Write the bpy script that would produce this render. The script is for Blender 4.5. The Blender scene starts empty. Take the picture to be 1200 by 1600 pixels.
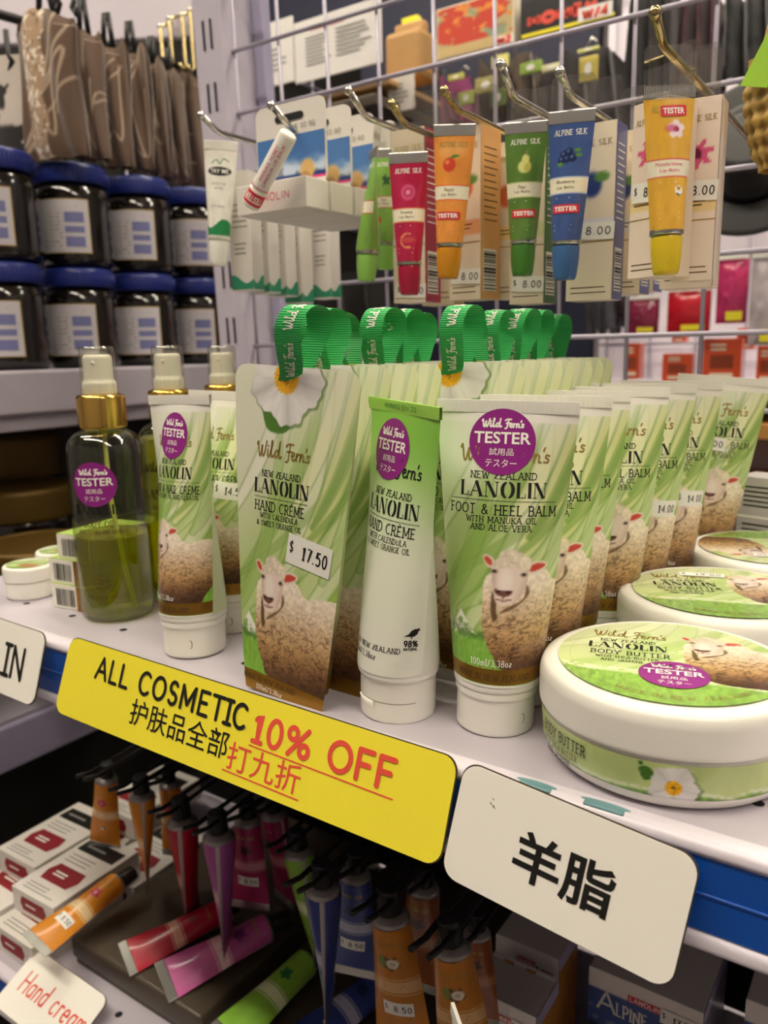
import bpy, bmesh, math, random
import numpy as np
from mathutils import Vector, Matrix, Euler

SC = bpy.context.scene
COL = SC.collection
PI = math.pi

# ------------------------------------------------------------------ camera
CX, CY, F = 600.0, 800.0, 1250.0
EYE = np.array([0.0, 0.0, 0.148])
_up = -np.array([126.0, -6200.0, F]); _up /= np.linalg.norm(_up)
_x = -np.array([-1265.0 - CX, CY - 586.0, F]); _x -= _x.dot(_up) * _up; _x /= np.linalg.norm(_x)
_y = np.cross(_x, _up)
if _y[2] < 0: _y = -_y
ROT = np.stack([_x, _y, _up])
cam_d = bpy.data.cameras.new('camera')
cam = bpy.data.objects.new('camera', cam_d); COL.objects.link(cam)
cam_d.sensor_fit = 'VERTICAL'; cam_d.sensor_height = 36.0; cam_d.lens = F / 1600.0 * 36.0
cam_d.clip_start = 0.01; cam_d.clip_end = 50
_m = Matrix([[ROT[i][0], ROT[i][1], -ROT[i][2], EYE[i]] for i in range(3)] + [[0, 0, 0, 1]])
cam.matrix_world = _m
cam_d.dof.use_dof = True; cam_d.dof.focus_distance = 0.315; cam_d.dof.aperture_fstop = 13.0
SC.camera = cam

# ------------------------------------------------------------------ light and exposure
SC.view_settings.view_transform = 'Standard'; SC.view_settings.look = 'None'
SC.view_settings.gamma = 1.0; SC.view_settings.use_curve_mapping = False
SC.view_settings.exposure = 0.0
LAMP_POWER = 34.0
LAMP_RGB = (1.0, 0.90, 0.74)
wd = bpy.data.worlds.new('world'); SC.world = wd; wd.use_nodes = True
wd.node_tree.nodes['Background'].inputs[0].default_value = (1.0, 0.88, 0.72, 1)
wd.node_tree.nodes['Background'].inputs[1].default_value = 0.25

# ------------------------------------------------------------------ helpers: pixels to points of the place
def at(px, py, X=None, Y=None, Z=None, D=None):
    d = ROT @ np.array([(px - CX) / F, (CY - py) / F, 1.0])
    if Y is not None: t = (Y - EYE[1]) / d[1]
    elif Z is not None: t = (Z - EYE[2]) / d[2]
    elif X is not None: t = (X - EYE[0]) / d[0]
    else: t = D
    return Vector(EYE + d * t)

def lin(c):
    if isinstance(c, str):
        c = [int(c[i:i + 2], 16) / 255.0 for i in (0, 2, 4)]
    return [x / 12.92 if x <= 0.04045 else ((x + 0.055) / 1.055) ** 2.4 for x in c[:3]]

# ------------------------------------------------------------------ materials (all node based)
MATS = {}
def mat(name, rgb='ffffff', rough=0.5, metal=0.0, var=0.06, vscale=40.0, bump=0.0, bscale=300.0, coat=0.0,
        vcol=False, emit=0.0, clear=0.0, trans=0.0, ior=1.45, spec=0.5, fabric=False):
    m = bpy.data.materials.new(name); MATS[name] = m
    m.use_nodes = True
    nt = m.node_tree; N = nt.nodes; L = nt.links
    b = N['Principled BSDF']; out = N['Material Output']
    c = lin(rgb)
    b.inputs['Roughness'].default_value = rough; b.inputs['Metallic'].default_value = metal
    b.inputs['Coat Weight'].default_value = coat; b.inputs['IOR'].default_value = ior
    b.inputs['Specular IOR Level'].default_value = spec
    b.inputs['Transmission Weight'].default_value = trans
    if fabric: b.inputs['Sheen Weight'].default_value = 0.3
    tc = N.new('ShaderNodeTexCoord')
    nz = N.new('ShaderNodeTexNoise'); nz.inputs['Scale'].default_value = vscale; nz.inputs['Detail'].default_value = 3
    L.new(tc.outputs['Object'], nz.inputs['Vector'])
    mr = N.new('ShaderNodeMapRange'); mr.inputs['To Min'].default_value = 1 - var; mr.inputs['To Max'].default_value = 1 + var
    L.new(nz.outputs['Fac'], mr.inputs['Value'])
    mx = N.new('ShaderNodeMix'); mx.data_type = 'RGBA'; mx.blend_type = 'MULTIPLY'; mx.inputs['Factor'].default_value = 1
    L.new(mr.outputs['Result'], mx.inputs['B'])
    if vcol:
        at_ = N.new('ShaderNodeAttribute'); at_.attribute_name = 'Col'
        L.new(at_.outputs['Color'], mx.inputs['A'])
    else:
        mx.inputs['A'].default_value = (*c, 1)
    L.new(mx.outputs['Result'], b.inputs['Base Color'])
    if bump > 0:
        n2 = N.new('ShaderNodeTexNoise'); n2.inputs['Scale'].default_value = bscale; n2.inputs['Detail'].default_value = 4
        L.new(tc.outputs['Object'], n2.inputs['Vector'])
        bp = N.new('ShaderNodeBump'); bp.inputs['Strength'].default_value = bump; bp.inputs['Distance'].default_value = 0.001
        L.new(n2.outputs['Fac'], bp.inputs['Height']); L.new(bp.outputs['Normal'], b.inputs['Normal'])
    if emit > 0:
        b.inputs['Emission Color'].default_value = (*c, 1); b.inputs['Emission Strength'].default_value = emit
    if clear > 0:
        tr = N.new('ShaderNodeBsdfTransparent'); tr.inputs[0].default_value = (*c, 1)
        fr = N.new('ShaderNodeLayerWeight'); fr.inputs['Blend'].default_value = 0.25
        m2 = N.new('ShaderNodeMapRange'); m2.inputs['To Min'].default_value = 1 - clear; m2.inputs['To Max'].default_value = min(1, 1 - clear + 0.35)
        L.new(fr.outputs['Facing'], m2.inputs['Value'])
        ms = N.new('ShaderNodeMixShader'); L.new(m2.outputs['Result'], ms.inputs[0])
        gl = N.new('ShaderNodeBsdfGlossy'); gl.inputs['Roughness'].default_value = rough; L.new(tr.outputs[0], ms.inputs[1]); L.new(gl.outputs[0], ms.inputs[2]); L.new(ms.outputs[0], out.inputs['Surface'])
    return m

mat('print_satin', vcol=True, rough=0.34, var=0.02, coat=0.15)
mat('print_gloss', vcol=True, rough=0.2, var=0.02, coat=0.4)
mat('print_matte', vcol=True, rough=0.6, var=0.04)
mat('print_emboss', vcol=True, rough=0.38, var=0.02, coat=0.1, bump=0.04, bscale=900)
mat('fabric_print', vcol=True, rough=0.9, var=0.12, vscale=60, fabric=True)
mat('gold_foil', '9c7630', rough=0.33, metal=0.85, var=0.1)
mat('gold_metal', 'd9b45c', rough=0.16, metal=1.0, var=0.04)
mat('gold_ink', 'b59a55', rough=0.35, metal=0.6)
mat('brown_ink', '5a4218', rough=0.5)
mat('white_plastic', 'f2f0e6', rough=0.32, var=0.015, coat=0.2)
mat('white_pump', 'f4f1e4', rough=0.35, var=0.01)
mat('black_ink', '14130f', rough=0.5, var=0.1)
mat('white_ink', 'fbf8ee', rough=0.5, var=0.02)
mat('grey_ink', '8b8a84', rough=0.5)
mat('red_ink', 'e2503f', rough=0.5, var=0.03)
mat('pink_ink', 'd8447f', rough=0.5)
mat('green_ink', '2f8a3e', rough=0.5)
mat('purple_sticker', '8f1f83', rough=0.4, var=0.03)
mat('red_sticker', 'd22b3c', rough=0.4, var=0.03)
mat('price_paper', 'efeee6', rough=0.55, var=0.03)
mat('sign_yellow', 'f2e438', rough=0.28, var=0.03, vscale=25, coat=0.25, bump=0.02, bscale=60)
mat('sign_white', 'fbf8ee', rough=0.28, var=0.02, vscale=25, coat=0.25, bump=0.02, bscale=60)
mat('sign_edge', '3a3020', rough=0.6)
mat('shelf_paint', 'bdb6c0', rough=0.33, var=0.04, vscale=18, coat=0.15, bump=0.02, bscale=500)
mat('rail_white', 'ddd6e0', rough=0.25, var=0.02)
mat('rail_blue', '1253b4', rough=0.12, var=0.12, vscale=14, coat=0.3)
mat('shelf_grey', 'a39da6', rough=0.4, var=0.04)
mat('shelf_lavender', 'a5a1bb', rough=0.4, var=0.05)
mat('hole_black', '15131a', rough=0.8)
mat('tape_teal', '6d979c', rough=0.35, var=0.15)
mat('ribbon_green', '2cb057', rough=0.75, var=0.05, fabric=True)
def ribs(m, scale):
    nt = MATS[m].node_tree; N = nt.nodes; b = N['Principled BSDF']; w = N.new('ShaderNodeTexWave'); w.bands_direction = 'Z'; w.inputs['Scale'].default_value = scale
    tc = N.new('ShaderNodeTexCoord'); nt.links.new(tc.outputs['Object'], w.inputs['Vector']); bp = N.new('ShaderNodeBump'); bp.inputs['Strength'].default_value = .5; bp.inputs['Distance'].default_value = .0006
    nt.links.new(w.outputs['Fac'], bp.inputs['Height']); nt.links.new(bp.outputs['Normal'], b.inputs['Normal'])
ribs('ribbon_green', 330)
mat('clear_plastic', 'f6f6f2', rough=0.12, clear=0.93)
mat('clear_cap', 'f6f6ee', rough=0.08, clear=0.86)
mat('clear_glass', 'eceed8', rough=0.05, clear=0.94)
mat('film_wrap', 'f4eef0', rough=0.1, clear=0.7)
mat('oil_liquid', 'b8bd08', rough=0.0, trans=.72, ior=1.22, var=0.02)
mat('dip_straw', 'c8d070', rough=0.3, var=0.02)
mat('chrome', 'c9c6c0', rough=0.18, metal=1.0, var=0.03)
mat('chrome_warm', 'b3a274', rough=0.2, metal=1.0, var=0.05)
mat('grid_wire', 'aaa5b4', rough=0.35, var=0.03, metal=0.3)
mat('silver_foil', 'bdbdb6', rough=0.25, metal=0.9, var=0.05)
mat('silver_neck', '9d9a96', rough=0.4, metal=0.6, var=0.05)
mat('black_plastic', '131214', rough=0.38, var=0.1)
mat('lid_blue', '17266f', rough=0.35, var=0.05)
mat('jar_dark', '120c07', rough=0.12, var=0.1, coat=0.5)
mat('lid_gold_dull', '5a4416', rough=0.45, metal=0.5, var=0.1)
mat('cardboard', 'a98352', rough=0.7, var=0.1)
mat('carton_cream', 'e6dcc2', rough=0.5, var=0.02)
mat('carton_white', 'dfdad2', rough=0.5, var=0.03)
mat('carton_grey', 'c4bfbb', rough=0.5, var=0.03)
mat('paper_white', 'ece9e4', rough=0.6, var=0.02)
mat('tray_dark', '17140f', rough=0.5)
mat('wood_shelf', 'c08a4a', rough=0.5, var=0.1)
mat('tray_brown', '4a4034', rough=0.4, var=0.08, coat=0.1)
mat('post_paint', 'bdb7c4', rough=0.35, var=0.04)
mat('wall_paint', 'a19aa0', rough=0.7, var=0.03, vscale=4)
mat('ceiling_tile', 'c2bcb0', rough=0.8, var=0.03, vscale=6)
mat('floor_vinyl', '5c564e', rough=0.4, var=0.12, vscale=8)
mat('lamp_glow', 'fff0d6', emit=LAMP_POWER)
MATS['lamp_glow'].node_tree.nodes['Principled BSDF'].inputs['Emission Color'].default_value = (*LAMP_RGB, 1)

# ------------------------------------------------------------------ mesh builder
class M:
    def __init__(s):
        s.v = []; s.f = []; s.mi = []; s.c = []; s.sm = []; s.mats = []; s.n = 0
    def _mi(s, name):
        if name not in s.mats: s.mats.append(name)
        return s.mats.index(name)
    def add(s, vf, mat, col=None, smooth=True, T=None):
        v, f = vf
        v = np.asarray(v, float).reshape(-1, 3)
        if T is not None:
            T = np.array(T); v = v @ T[:3, :3].T + T[:3, 3]
        f = f.tolist() if isinstance(f, np.ndarray) else f
        o = s.n
        s.v.append(v); s.n += len(v)
        s.f += [[i + o for i in q] for q in f]
        if isinstance(mat, str): s.mi += [s._mi(mat)] * len(f)
        else:
            ids = [s._mi(k) for k in mat]; s.mi += ids
        s.sm += [smooth] * len(f)
        if col is None: cc = np.ones((len(v), 3))
        else:
            cc = np.asarray(col, float)
            if cc.ndim == 1: cc = np.tile(cc, (len(v), 1))
            cc = np.clip(cc, 0, 1)
            cc = np.where(cc <= 0.04045, cc / 12.92, ((cc + 0.055) / 1.055) ** 2.4)
        s.c.append(cc)
        return s
    def mesh(s, name):
        me = bpy.data.meshes.new(name)
        v = np.concatenate(s.v)
        me.from_pydata(v.tolist(), [], s.f)
        for k in s.mats: me.materials.append(MATS[k])
        me.polygons.foreach_set('material_index', s.mi)
        me.polygons.foreach_set('use_smooth', s.sm)
        a = me.attributes.new('Col', 'FLOAT_COLOR', 'POINT')
        c = np.concatenate(s.c); c = np.concatenate([c, np.ones((len(c), 1))], 1)
        a.data.foreach_set('color', c.astype(np.float32).ravel())
        me.update()
        return me
    def build(s, name, parent=None, loc=None, rot=None, label=None):
        o = bpy.data.objects.new(name, s.mesh(name)); COL.objects.link(o)
        if parent is not None: o.parent = parent
        if loc is not None: o.location = loc
        if rot is not None: o.rotation_euler = rot
        if label: o['label'] = label
        return o

def tag(o, label, cat, group=None, kind=None):
    if label: o['label'] = label
    if cat: o['category'] = cat
    if group: o['group'] = group
    if kind: o['kind'] = kind
    return o
def thing(name, label, cat, loc=(0, 0, 0), rot=(0, 0, 0), group=None):
    o = bpy.data.objects.new(name, None); COL.objects.link(o)
    o.empty_display_size = 0.01
    o.location = loc; o.rotation_euler = rot
    return tag(o, label, cat, group)
def struct(name, m, **k):
    o = m.build(name, **k); o['kind'] = 'structure'; return o
def dup(root, label, loc=None, rot=None, group=None, skip=()):
    r = root.copy(); COL.objects.link(r); r['label'] = label
    if loc is not None: r.location = loc
    if rot is not None: r.rotation_euler = rot
    if group: r['group'] = group
    for ch in root.children:
        if ch.name.split('.')[0] in skip: continue
        c = ch.copy(); COL.objects.link(c); c.parent = r
        for g in ch.children:
            d = g.copy(); COL.objects.link(d); d.parent = c
    return r

# ------------------------------------------------------------------ shapes: all return (verts, faces)
def box(cx, cy, cz, sx, sy, sz, bev=0.0, seg=2):
    bm = bmesh.new(); bmesh.ops.create_cube(bm, size=1)
    for v in bm.verts: v.co = Vector((cx + v.co.x * sx, cy + v.co.y * sy, cz + v.co.z * sz))
    if bev > 0: bmesh.ops.bevel(bm, geom=bm.edges[:], offset=bev, segments=seg, profile=0.5, affect='EDGES')
    bm.verts.index_update()
    r = ([tuple(v.co) for v in bm.verts], [[v.index for v in f.verts] for f in bm.faces]); bm.free(); return r
def gridf(P):
    """P: (nv, nu, 3) array of points"""
    nv, nu = P.shape[:2]
    i = np.arange(nv * nu).reshape(nv, nu)
    f = np.stack([i[:-1, :-1], i[:-1, 1:], i[1:, 1:], i[1:, :-1]], -1).reshape(-1, 4)
    return P.reshape(-1, 3), f
def lathe(prof, n=48, a0=0.0, a1=2 * PI):
    prof = np.array(prof, float)
    full = abs(a1 - a0 - 2 * PI) < 1e-6
    th = np.linspace(a0, a1, n + 1)
    P = np.stack([prof[:, None, 0] * np.cos(th)[None], prof[:, None, 0] * np.sin(th)[None], np.repeat(prof[:, 1:2], n + 1, 1)], -1)
    v, f = gridf(P)
    if full:
        f = f.copy(); m = (np.arange(len(v)) % (n + 1)) == n
        remap = np.where(m, np.arange(len(v)) - n, np.arange(len(v))); f = remap[f]
    return v, f
def smoothprof(pts, sub=5, r=0.0):
    """rounds the corners of a polyline profile by cutting each corner"""
    out = [pts[0]]
    for a, b, c in zip(pts[:-2], pts[1:-1], pts[2:]):
        a, b, c = map(np.array, (a, b, c))
        la, lc = np.linalg.norm(a - b), np.linalg.norm(c - b)
        k = min(r, la * 0.45, lc * 0.45)
        if k < 1e-6: out.append(tuple(b)); continue
        p = b + (a - b) / la * k; q = b + (c - b) / lc * k
        for t in np.linspace(0, 1, sub): out.append(tuple((1 - t) ** 2 * p + 2 * t * (1 - t) * b + t * t * q))
    out.append(pts[-1]); return out
def rod(pts, r, n=8):
    P = [Vector(p) for p in pts]; rings = []
    rr = r if isinstance(r, (list, tuple)) else [r] * len(P)
    u = None
    for i, p in enumerate(P):
        d = (P[min(i + 1, len(P) - 1)] - P[max(i - 1, 0)]).normalized()
        if u is None: u = d.orthogonal().normalized()
        else: u = (u - d * u.dot(d)).normalized()
        w = d.cross(u)
        rings.append([p + (u * math.cos(2 * PI * k / n) + w * math.sin(2 * PI * k / n)) * rr[i] for k in range(n)])
    v = [tuple(q) for ring in rings for q in ring]; f = []
    for i in range(len(P) - 1):
        for k in range(n): f.append([i * n + k, i * n + (k + 1) % n, (i + 1) * n + (k + 1) % n, (i + 1) * n + k])
    f.append(list(range(n))[::-1]); f.append([(len(P) - 1) * n + k for k in range(n)])
    return v, f
def strip(path, half, nrm):
    """ribbon along path (list of 3d) of half width along unit vector nrm"""
    nrm = Vector(nrm); v = []
    for p in path: v += [tuple(Vector(p) - nrm * half), tuple(Vector(p) + nrm * half)]
    return v, [[2 * i, 2 * i + 1, 2 * i + 3, 2 * i + 2] for i in range(len(path) - 1)]
def plate(poly, t):
    """flat outline (x, z) with thickness t along +y; front face at y=0"""
    n = len(poly)
    v = [(x, 0, z) for x, z in poly] + [(x, t, z) for x, z in poly]
    f = [list(range(n)), [n + i for i in range(n)][::-1]] + [[i, n + i, n + (i + 1) % n, (i + 1) % n] for i in range(n)]
    return v, f
def rrect(x0, z0, x1, z1, r, n=6):
    p = []
    for cx, cz, a in ((x1 - r, z1 - r, 0), (x0 + r, z1 - r, 90), (x0 + r, z0 + r, 180), (x1 - r, z0 + r, 270)):
        for k in range(n + 1):
            t = math.radians(a + 90 * k / n); p.append((cx + r * math.cos(t), cz + r * math.sin(t)))
    return p
def disc(r, n=40, rx=None):
    return [(r * math.cos(2 * PI * k / n), (rx or r) * math.sin(2 * PI * k / n)) for k in range(n)]

# ------------------------------------------------------------------ lettering: Blender's own font, and a stroke font
_tc = {}
def btext(s, bold=0.0):
    key = (s, bold)
    if key in _tc: return _tc[key]
    cu = bpy.data.curves.new('t', 'FONT'); cu.body = s; cu.size = 1; cu.offset = bold; cu.resolution_u = 3
    o = bpy.data.objects.new('t', cu); COL.objects.link(o)
    dg = bpy.context.evaluated_depsgraph_get()
    me = bpy.data.meshes.new_from_object(o.evaluated_get(dg))
    v = np.array([(p.co.x, p.co.y) for p in me.vertices]); f = [list(p.vertices) for p in me.polygons]
    bpy.data.objects.remove(o); bpy.data.curves.remove(cu); bpy.data.meshes.remove(me)
    if len(v) == 0: v = np.zeros((0, 2))
    _tc[key] = (v, f); return v, f
def fit(vf, w, h, cx=0.0, cy=0.0, rot=0.0):
    v, f = vf
    lo, hi = v.min(0), v.max(0); s = hi - lo
    q = (v - (lo + hi) / 2) * np.array([w / max(s[0], 1e-9), h / max(s[1], 1e-9)])
    c, n = math.cos(rot), math.sin(rot)
    return np.stack([q[:, 0] * c - q[:, 1] * n + cx, q[:, 0] * n + q[:, 1] * c + cy], 1), f
def arc(cx, cy, rx, ry, a0, a1, n=9):
    return [(cx + rx * math.cos(math.radians(a0 + (a1 - a0) * k / n)), cy + ry * math.sin(math.radians(a0 + (a1 - a0) * k / n))) for k in range(n + 1)]
GL = {
 'A': (.8, [[(0, 0), (.4, 1)], [(.4, 1), (.8, 0)], [(.15, .35), (.65, .35)]]),
 'B': (.62, [[(.05, 0), (.05, 1)], [(.05, 1), (.32, 1)] + arc(.32, .76, .24, .24, 90, -90) + [(.05, .52)], [(.32, .52)] + arc(.34, .26, .28, .26, 90, -90) + [(.05, 0)]]),
 'C': (.74, [arc(.42, .5, .4, .5, 48, 312, 16)]),
 'D': (.74, [[(.05, 0), (.05, 1)], [(.05, 1), (.3, 1)] + arc(.3, .5, .42, .5, 90, -90, 12) + [(.05, 0)]]),
 'E': (.6, [[(.05, 0), (.05, 1)], [(.05, 1), (.58, 1)], [(.05, .52), (.48, .52)], [(.05, 0), (.6, 0)]]),
 'F': (.56, [[(.05, 0), (.05, 1)], [(.05, 1), (.56, 1)], [(.05, .52), (.46, .52)]]),
 'G': (.78, [arc(.42, .5, .4, .5, 48, 330, 16), [(.76, .25), (.76, .46), (.5, .46)]]),
 'H': (.74, [[(.06, 0), (.06, 1)], [(.68, 0), (.68, 1)], [(.06, .52), (.68, .52)]]),
 'I': (.16, [[(.08, 0), (.08, 1)]]),
 'K': (.7, [[(.06, 0), (.06, 1)], [(.62, 1), (.06, .42)], [(.24, .6), (.68, 0)]]),
 'L': (.56, [[(.05, 0), (.05, 1)], [(.05, 0), (.56, 0)]]),
 'M': (.92, [[(.06, 0), (.06, 1)], [(.06, 1), (.46, .2)], [(.46, .2), (.86, 1)], [(.86, 1), (.86, 0)]]),
 'N': (.76, [[(.06, 0), (.06, 1)], [(.06, 1), (.7, 0)], [(.7, 0), (.7, 1)]]),
 'O': (.84, [arc(.42, .5, .4, .5, 90, 450, 22)]),
 'P': (.6, [[(.05, 0), (.05, 1)], [(.05, 1), (.32, 1)] + arc(.32, .73, .26, .27, 90, -90) + [(.05, .46)]]),
 'R': (.66, [[(.05, 0), (.05, 1)], [(.05, 1), (.32, 1)] + arc(.32, .74, .25, .26, 90, -90) + [(.05, .48)], [(.3, .48), (.64, 0)]]),
 'S': (.58, [arc(.3, .75, .23, .25, 30, 270, 10) + arc(.3, .25, .25, .25, 90, -150, 10)]),
 'T': (.7, [[(.35, 0), (.35, 1)], [(0, 1), (.7, 1)]]),
 'U': (.72, [[(.06, 1), (.06, .35)] + arc(.36, .32, .3, .32, 180, 360, 9) + [(.66, 1)]]),
 'V': (.76, [[(0, 1), (.38, 0)], [(.38, 0), (.76, 1)]]),
 'W': (1.05, [[(0, 1), (.27, 0)], [(.27, 0), (.52, .9)], [(.52, .9), (.78, 0)], [(.78, 0), (1.05, 1)]]),
 'Y': (.74, [[(0, 1), (.37, .46)], [(.74, 1), (.37, .46)], [(.37, .46), (.37, 0)]]),
 'Z': (.66, [[(.04, 1), (.62, 1), (.04, 0), (.64, 0)]]),
 '&': (.8, [[(.78, 0), (.2, .68)] + arc(.34, .8, .17, .2, 200, -20, 8) + [(.1, .38)] + arc(.3, .24, .25, .24, 150, 330, 8) + [(.72, .46)]]),
 '/': (.5, [[(.02, -.1), (.48, 1.05)]]), '.': (.16, [[(.08, 0), (.08, .09)]]), 'J': (.5, [[(.42, 1), (.42, .28)] + arc(.22, .25, .2, .25, 0, -150, 7)]),
 '%': (.95, [[(.12, 0), (.82, 1)], arc(.22, .76, .18, .22, 0, 360, 12), arc(.74, .24, .18, .22, 0, 360, 12)]),
 '0': (.62, [arc(.31, .5, .27, .5, 90, 450, 18)]), '1': (.4, [[(.05, .8), (.22, 1), (.22, 0)], [(.02, 0), (.4, 0)]]),
 '3': (.6, [arc(.28, .75, .24, .25, 140, -80, 9) + arc(.28, .26, .27, .26, 80, -140, 10)]),
 '4': (.62, [[(.46, 0), (.46, 1), (.02, .28), (.62, .28)]]),
 '5': (.6, [[(.54, 1), (.12, 1), (.08, .56)] + arc(.28, .32, .28, .32, 120, -140, 12)]),
 '6': (.6, [[(.48, .98)] + arc(.3, .32, .26, .68, 110, 180, 6) + arc(.3, .3, .26, .3, 180, 540, 14)]),
 '7': (.56, [[(.03, 1), (.54, 1), (.2, 0)]]), '2': (.6, [arc(.3, .73, .25, .27, 160, -20, 9) + [(.04, 0), (.58, 0)]]),
 '8': (.6, [arc(.3, .75, .22, .25, 0, 360, 14), arc(.3, .25, .27, .26, 0, 360, 14)]),
 '9': (.6, [arc(.3, .7, .26, .3, 0, 360, 14), [(.56, .7), (.5, .3), (.2, 0)]]),
 '$': (.6, [arc(.3, .72, .23, .22, 30, 270, 9) + arc(.3, .28, .23, .22, 90, -150, 9), [(.3, -.12), (.3, 1.12)]]),
 'a': (.56, [arc(.27, .3, .23, .3, 60, 360, 14), [(.5, .6), (.5, 0)]]),
 'n': (.54, [[(.06, .6), (.06, 0)], [(.06, .35)] + arc(.27, .38, .21, .22, 170, 0, 8) + [(.48, 0)]]),
 'd': (.56, [arc(.27, .3, .23, .3, 60, 360, 14), [(.5, 1), (.5, 0)]]),
 'c': (.5, [arc(.27, .3, .23, .3, 50, 310, 12)]), 'r': (.4, [[(.06, .6), (.06, 0)], [(.06, .35)] + arc(.24, .36, .18, .24, 170, 50, 6)]),
 'e': (.54, [[(.04, .32), (.48, .32)] + arc(.26, .3, .23, .3, 5, 310, 12)]),
 'm': (.8, [[(.06, .6), (.06, 0)], [(.06, .4)] + arc(.22, .4, .16, .2, 170, 0, 7) + [(.38, 0)], [(.38, .4)] + arc(.55, .4, .17, .2, 170, 0, 7) + [(.72, 0)]]),
 'l': (.16, [[(.08, 0), (.08, 1)]]), 'z': (.5, [[(.04, .6), (.46, .6), (.04, 0), (.48, 0)]]), 'o': (.54, [arc(.27, .3, .24, .3, 90, 450, 14)]),
 ' ': (.36, []),
}
GL['È'] = (.6, GL['E'][1] + [[(.2, 1.26), (.38, 1.1)]])
def ribbon2(polys, widths, caps=False):
    V, Fc = [], []
    for pl, w in zip(polys, widths):
        p = np.array(pl, float)
        if len(p) < 2: continue
        d = np.gradient(p, axis=0); ln = np.linalg.norm(d, axis=1, keepdims=True); d = d / np.maximum(ln, 1e-9)
        # a closed stroke keeps one tangent at its seam
        if np.allclose(p[0], p[-1]):
            t = d[0] + d[-1]; t /= max(np.linalg.norm(t), 1e-9); d[0] = d[-1] = t
        sc = np.ones(len(p))
        for i in range(1, len(p) - 1):
            a = p[i] - p[i - 1]; b = p[i + 1] - p[i]
            ca = a.dot(b) / max(np.linalg.norm(a) * np.linalg.norm(b), 1e-12)
            sc[i] = min(1.8, 1 / max(math.sqrt(max((1 + ca) / 2, 0)), 0.3))
        n = np.stack([-d[:, 1], d[:, 0]], 1)
        w_ = (np.asarray(w) if np.ndim(w) else np.full(len(p), w)) * sc
        o = len(V)
        for i in range(len(p)):
            V.append(p[i] - n[i] * w_[i] / 2); V.append(p[i] + n[i] * w_[i] / 2)
        for i in range(len(p) - 1): Fc.append([o + 2 * i, o + 2 * i + 2, o + 2 * i + 3, o + 2 * i + 1])
        if caps:
            for q, ww in ((p[0], w_[0]), (p[-1], w_[-1])):
                o = len(V); k = 10
                for j in range(k): V.append(q + np.array([math.cos(2 * PI * j / k), math.sin(2 * PI * j / k)]) * ww / 2)
                Fc.append([o + j for j in range(k)])
    return np.array(V).reshape(-1, 2), Fc
def stext(s, w, h, t, cx=0.0, cy=0.0, serif=False, caps=False, gap=0.24, rot=0.0, isf=False, thin=None):
    """stroke lettering fitted to a box w x h centred on (cx, cy)"""
    x = 0.0; raw = []
    for ch in s:
        gw, st = GL.get(ch, GL[' '])
        for pl in st: raw.append([(x + a, b) for a, b in pl])
        if serif or (isf and ch == 'I'):
            k = 0.17 if serif else 0.2
            for pl in st:
                for e, q in ((pl[0], pl[1]), (pl[-1], pl[-2])):
                    if (abs(e[1]) < .02 or abs(e[1] - 1) < .02) and abs(e[1] - q[1]) > 0.9 * abs(e[0] - q[0]) and len(pl) <= 4:
                        raw.append([(x + e[0] - k, e[1]), (x + e[0] + k, e[1])])
        x += gw + gap
    x -= gap
    sx = w / x; sy = h
    P = [[((a - x / 2) * sx, (b - .5) * sy) for a, b in pl] for pl in raw]
    if thin is None: W = [t] * len(P)
    else:
        W = []
        for pl in P:
            p = np.array(pl); d = np.gradient(p, axis=0); ln = np.maximum(np.linalg.norm(d, axis=1), 1e-9)
            W.append(thin + (t - thin) * (np.abs(d[:, 1]) / ln) ** 1.5)
    v, f = ribbon2(P, W, caps)
    c, n = math.cos(rot), math.sin(rot)
    return np.stack([v[:, 0] * c - v[:, 1] * n + cx, v[:, 0] * n + v[:, 1] * c + cy], 1), f
def lanolin(w, h, cx, cy, rot=0.0):
    """high-contrast stencil capitals"""
    th, tn = .2, .05
    def O(x): return [(arc(x + .38, .5, .3, .5, 98, 262, 14), 'c'), (arc(x + .42, .5, .3, .5, 82, -82, 14), 'c')]
    def I(x): return [([(x + .12, 0), (x + .12, 1)], th), ([(x, .02), (x + .24, .02)], tn), ([(x, .98), (x + .24, .98)], tn)]
    def L(x): return I(x) + [([(x + .27, .03), (x + .55, .03)], tn), ([(x + .54, 0), (x + .54, .3)], tn)]
    def A(x): return [([(x, .02), (x + .33, 1)], tn), ([(x + .33, 1), (x + .68, 0)], th), ([(x + .12, .33), (x + .45, .33)], tn), ([(x - .1, .02), (x + .12, .02)], tn), ([(x + .55, .02), (x + .84, .02)], tn)]
    def N(x): return [([(x + .06, 0), (x + .06, 1)], tn), ([(x + .12, 1), (x + .62, 0)], th), ([(x + .7, .02), (x + .7, 1)], tn), ([(x - .06, .02), (x + .18, .02)], tn), ([(x - .06, .98), (x + .1, .98)], tn), ([(x + .58, .98), (x + .82, .98)], tn)]
    raw = []; x = 0
    for fn, wd_ in ((L, .72), (A, .92), (N, .95), (O, .92), (L, .68), (I, .38), (N, .8)):
        raw += fn(x); x += wd_
    sx, sy = w / (x), h
    P, W = [], []
    for pl, t in raw:
        p = np.array(pl)
        P.append([((a - x / 2) * sx, (b - .5) * sy) for a, b in pl])
        if t == 'c':
            d = np.gradient(p, axis=0); W.append((.03 + .2 * (np.abs(d[:, 1]) / np.linalg.norm(d, axis=1)) ** 1.3) * h * .95)
        else: W.append(t * h)
    v, f = ribbon2(P, W)
    c, n = math.cos(rot), math.sin(rot)
    return np.stack([v[:, 0] * c - v[:, 1] * n + cx, v[:, 0] * n + v[:, 1] * c + cy], 1), f
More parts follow.
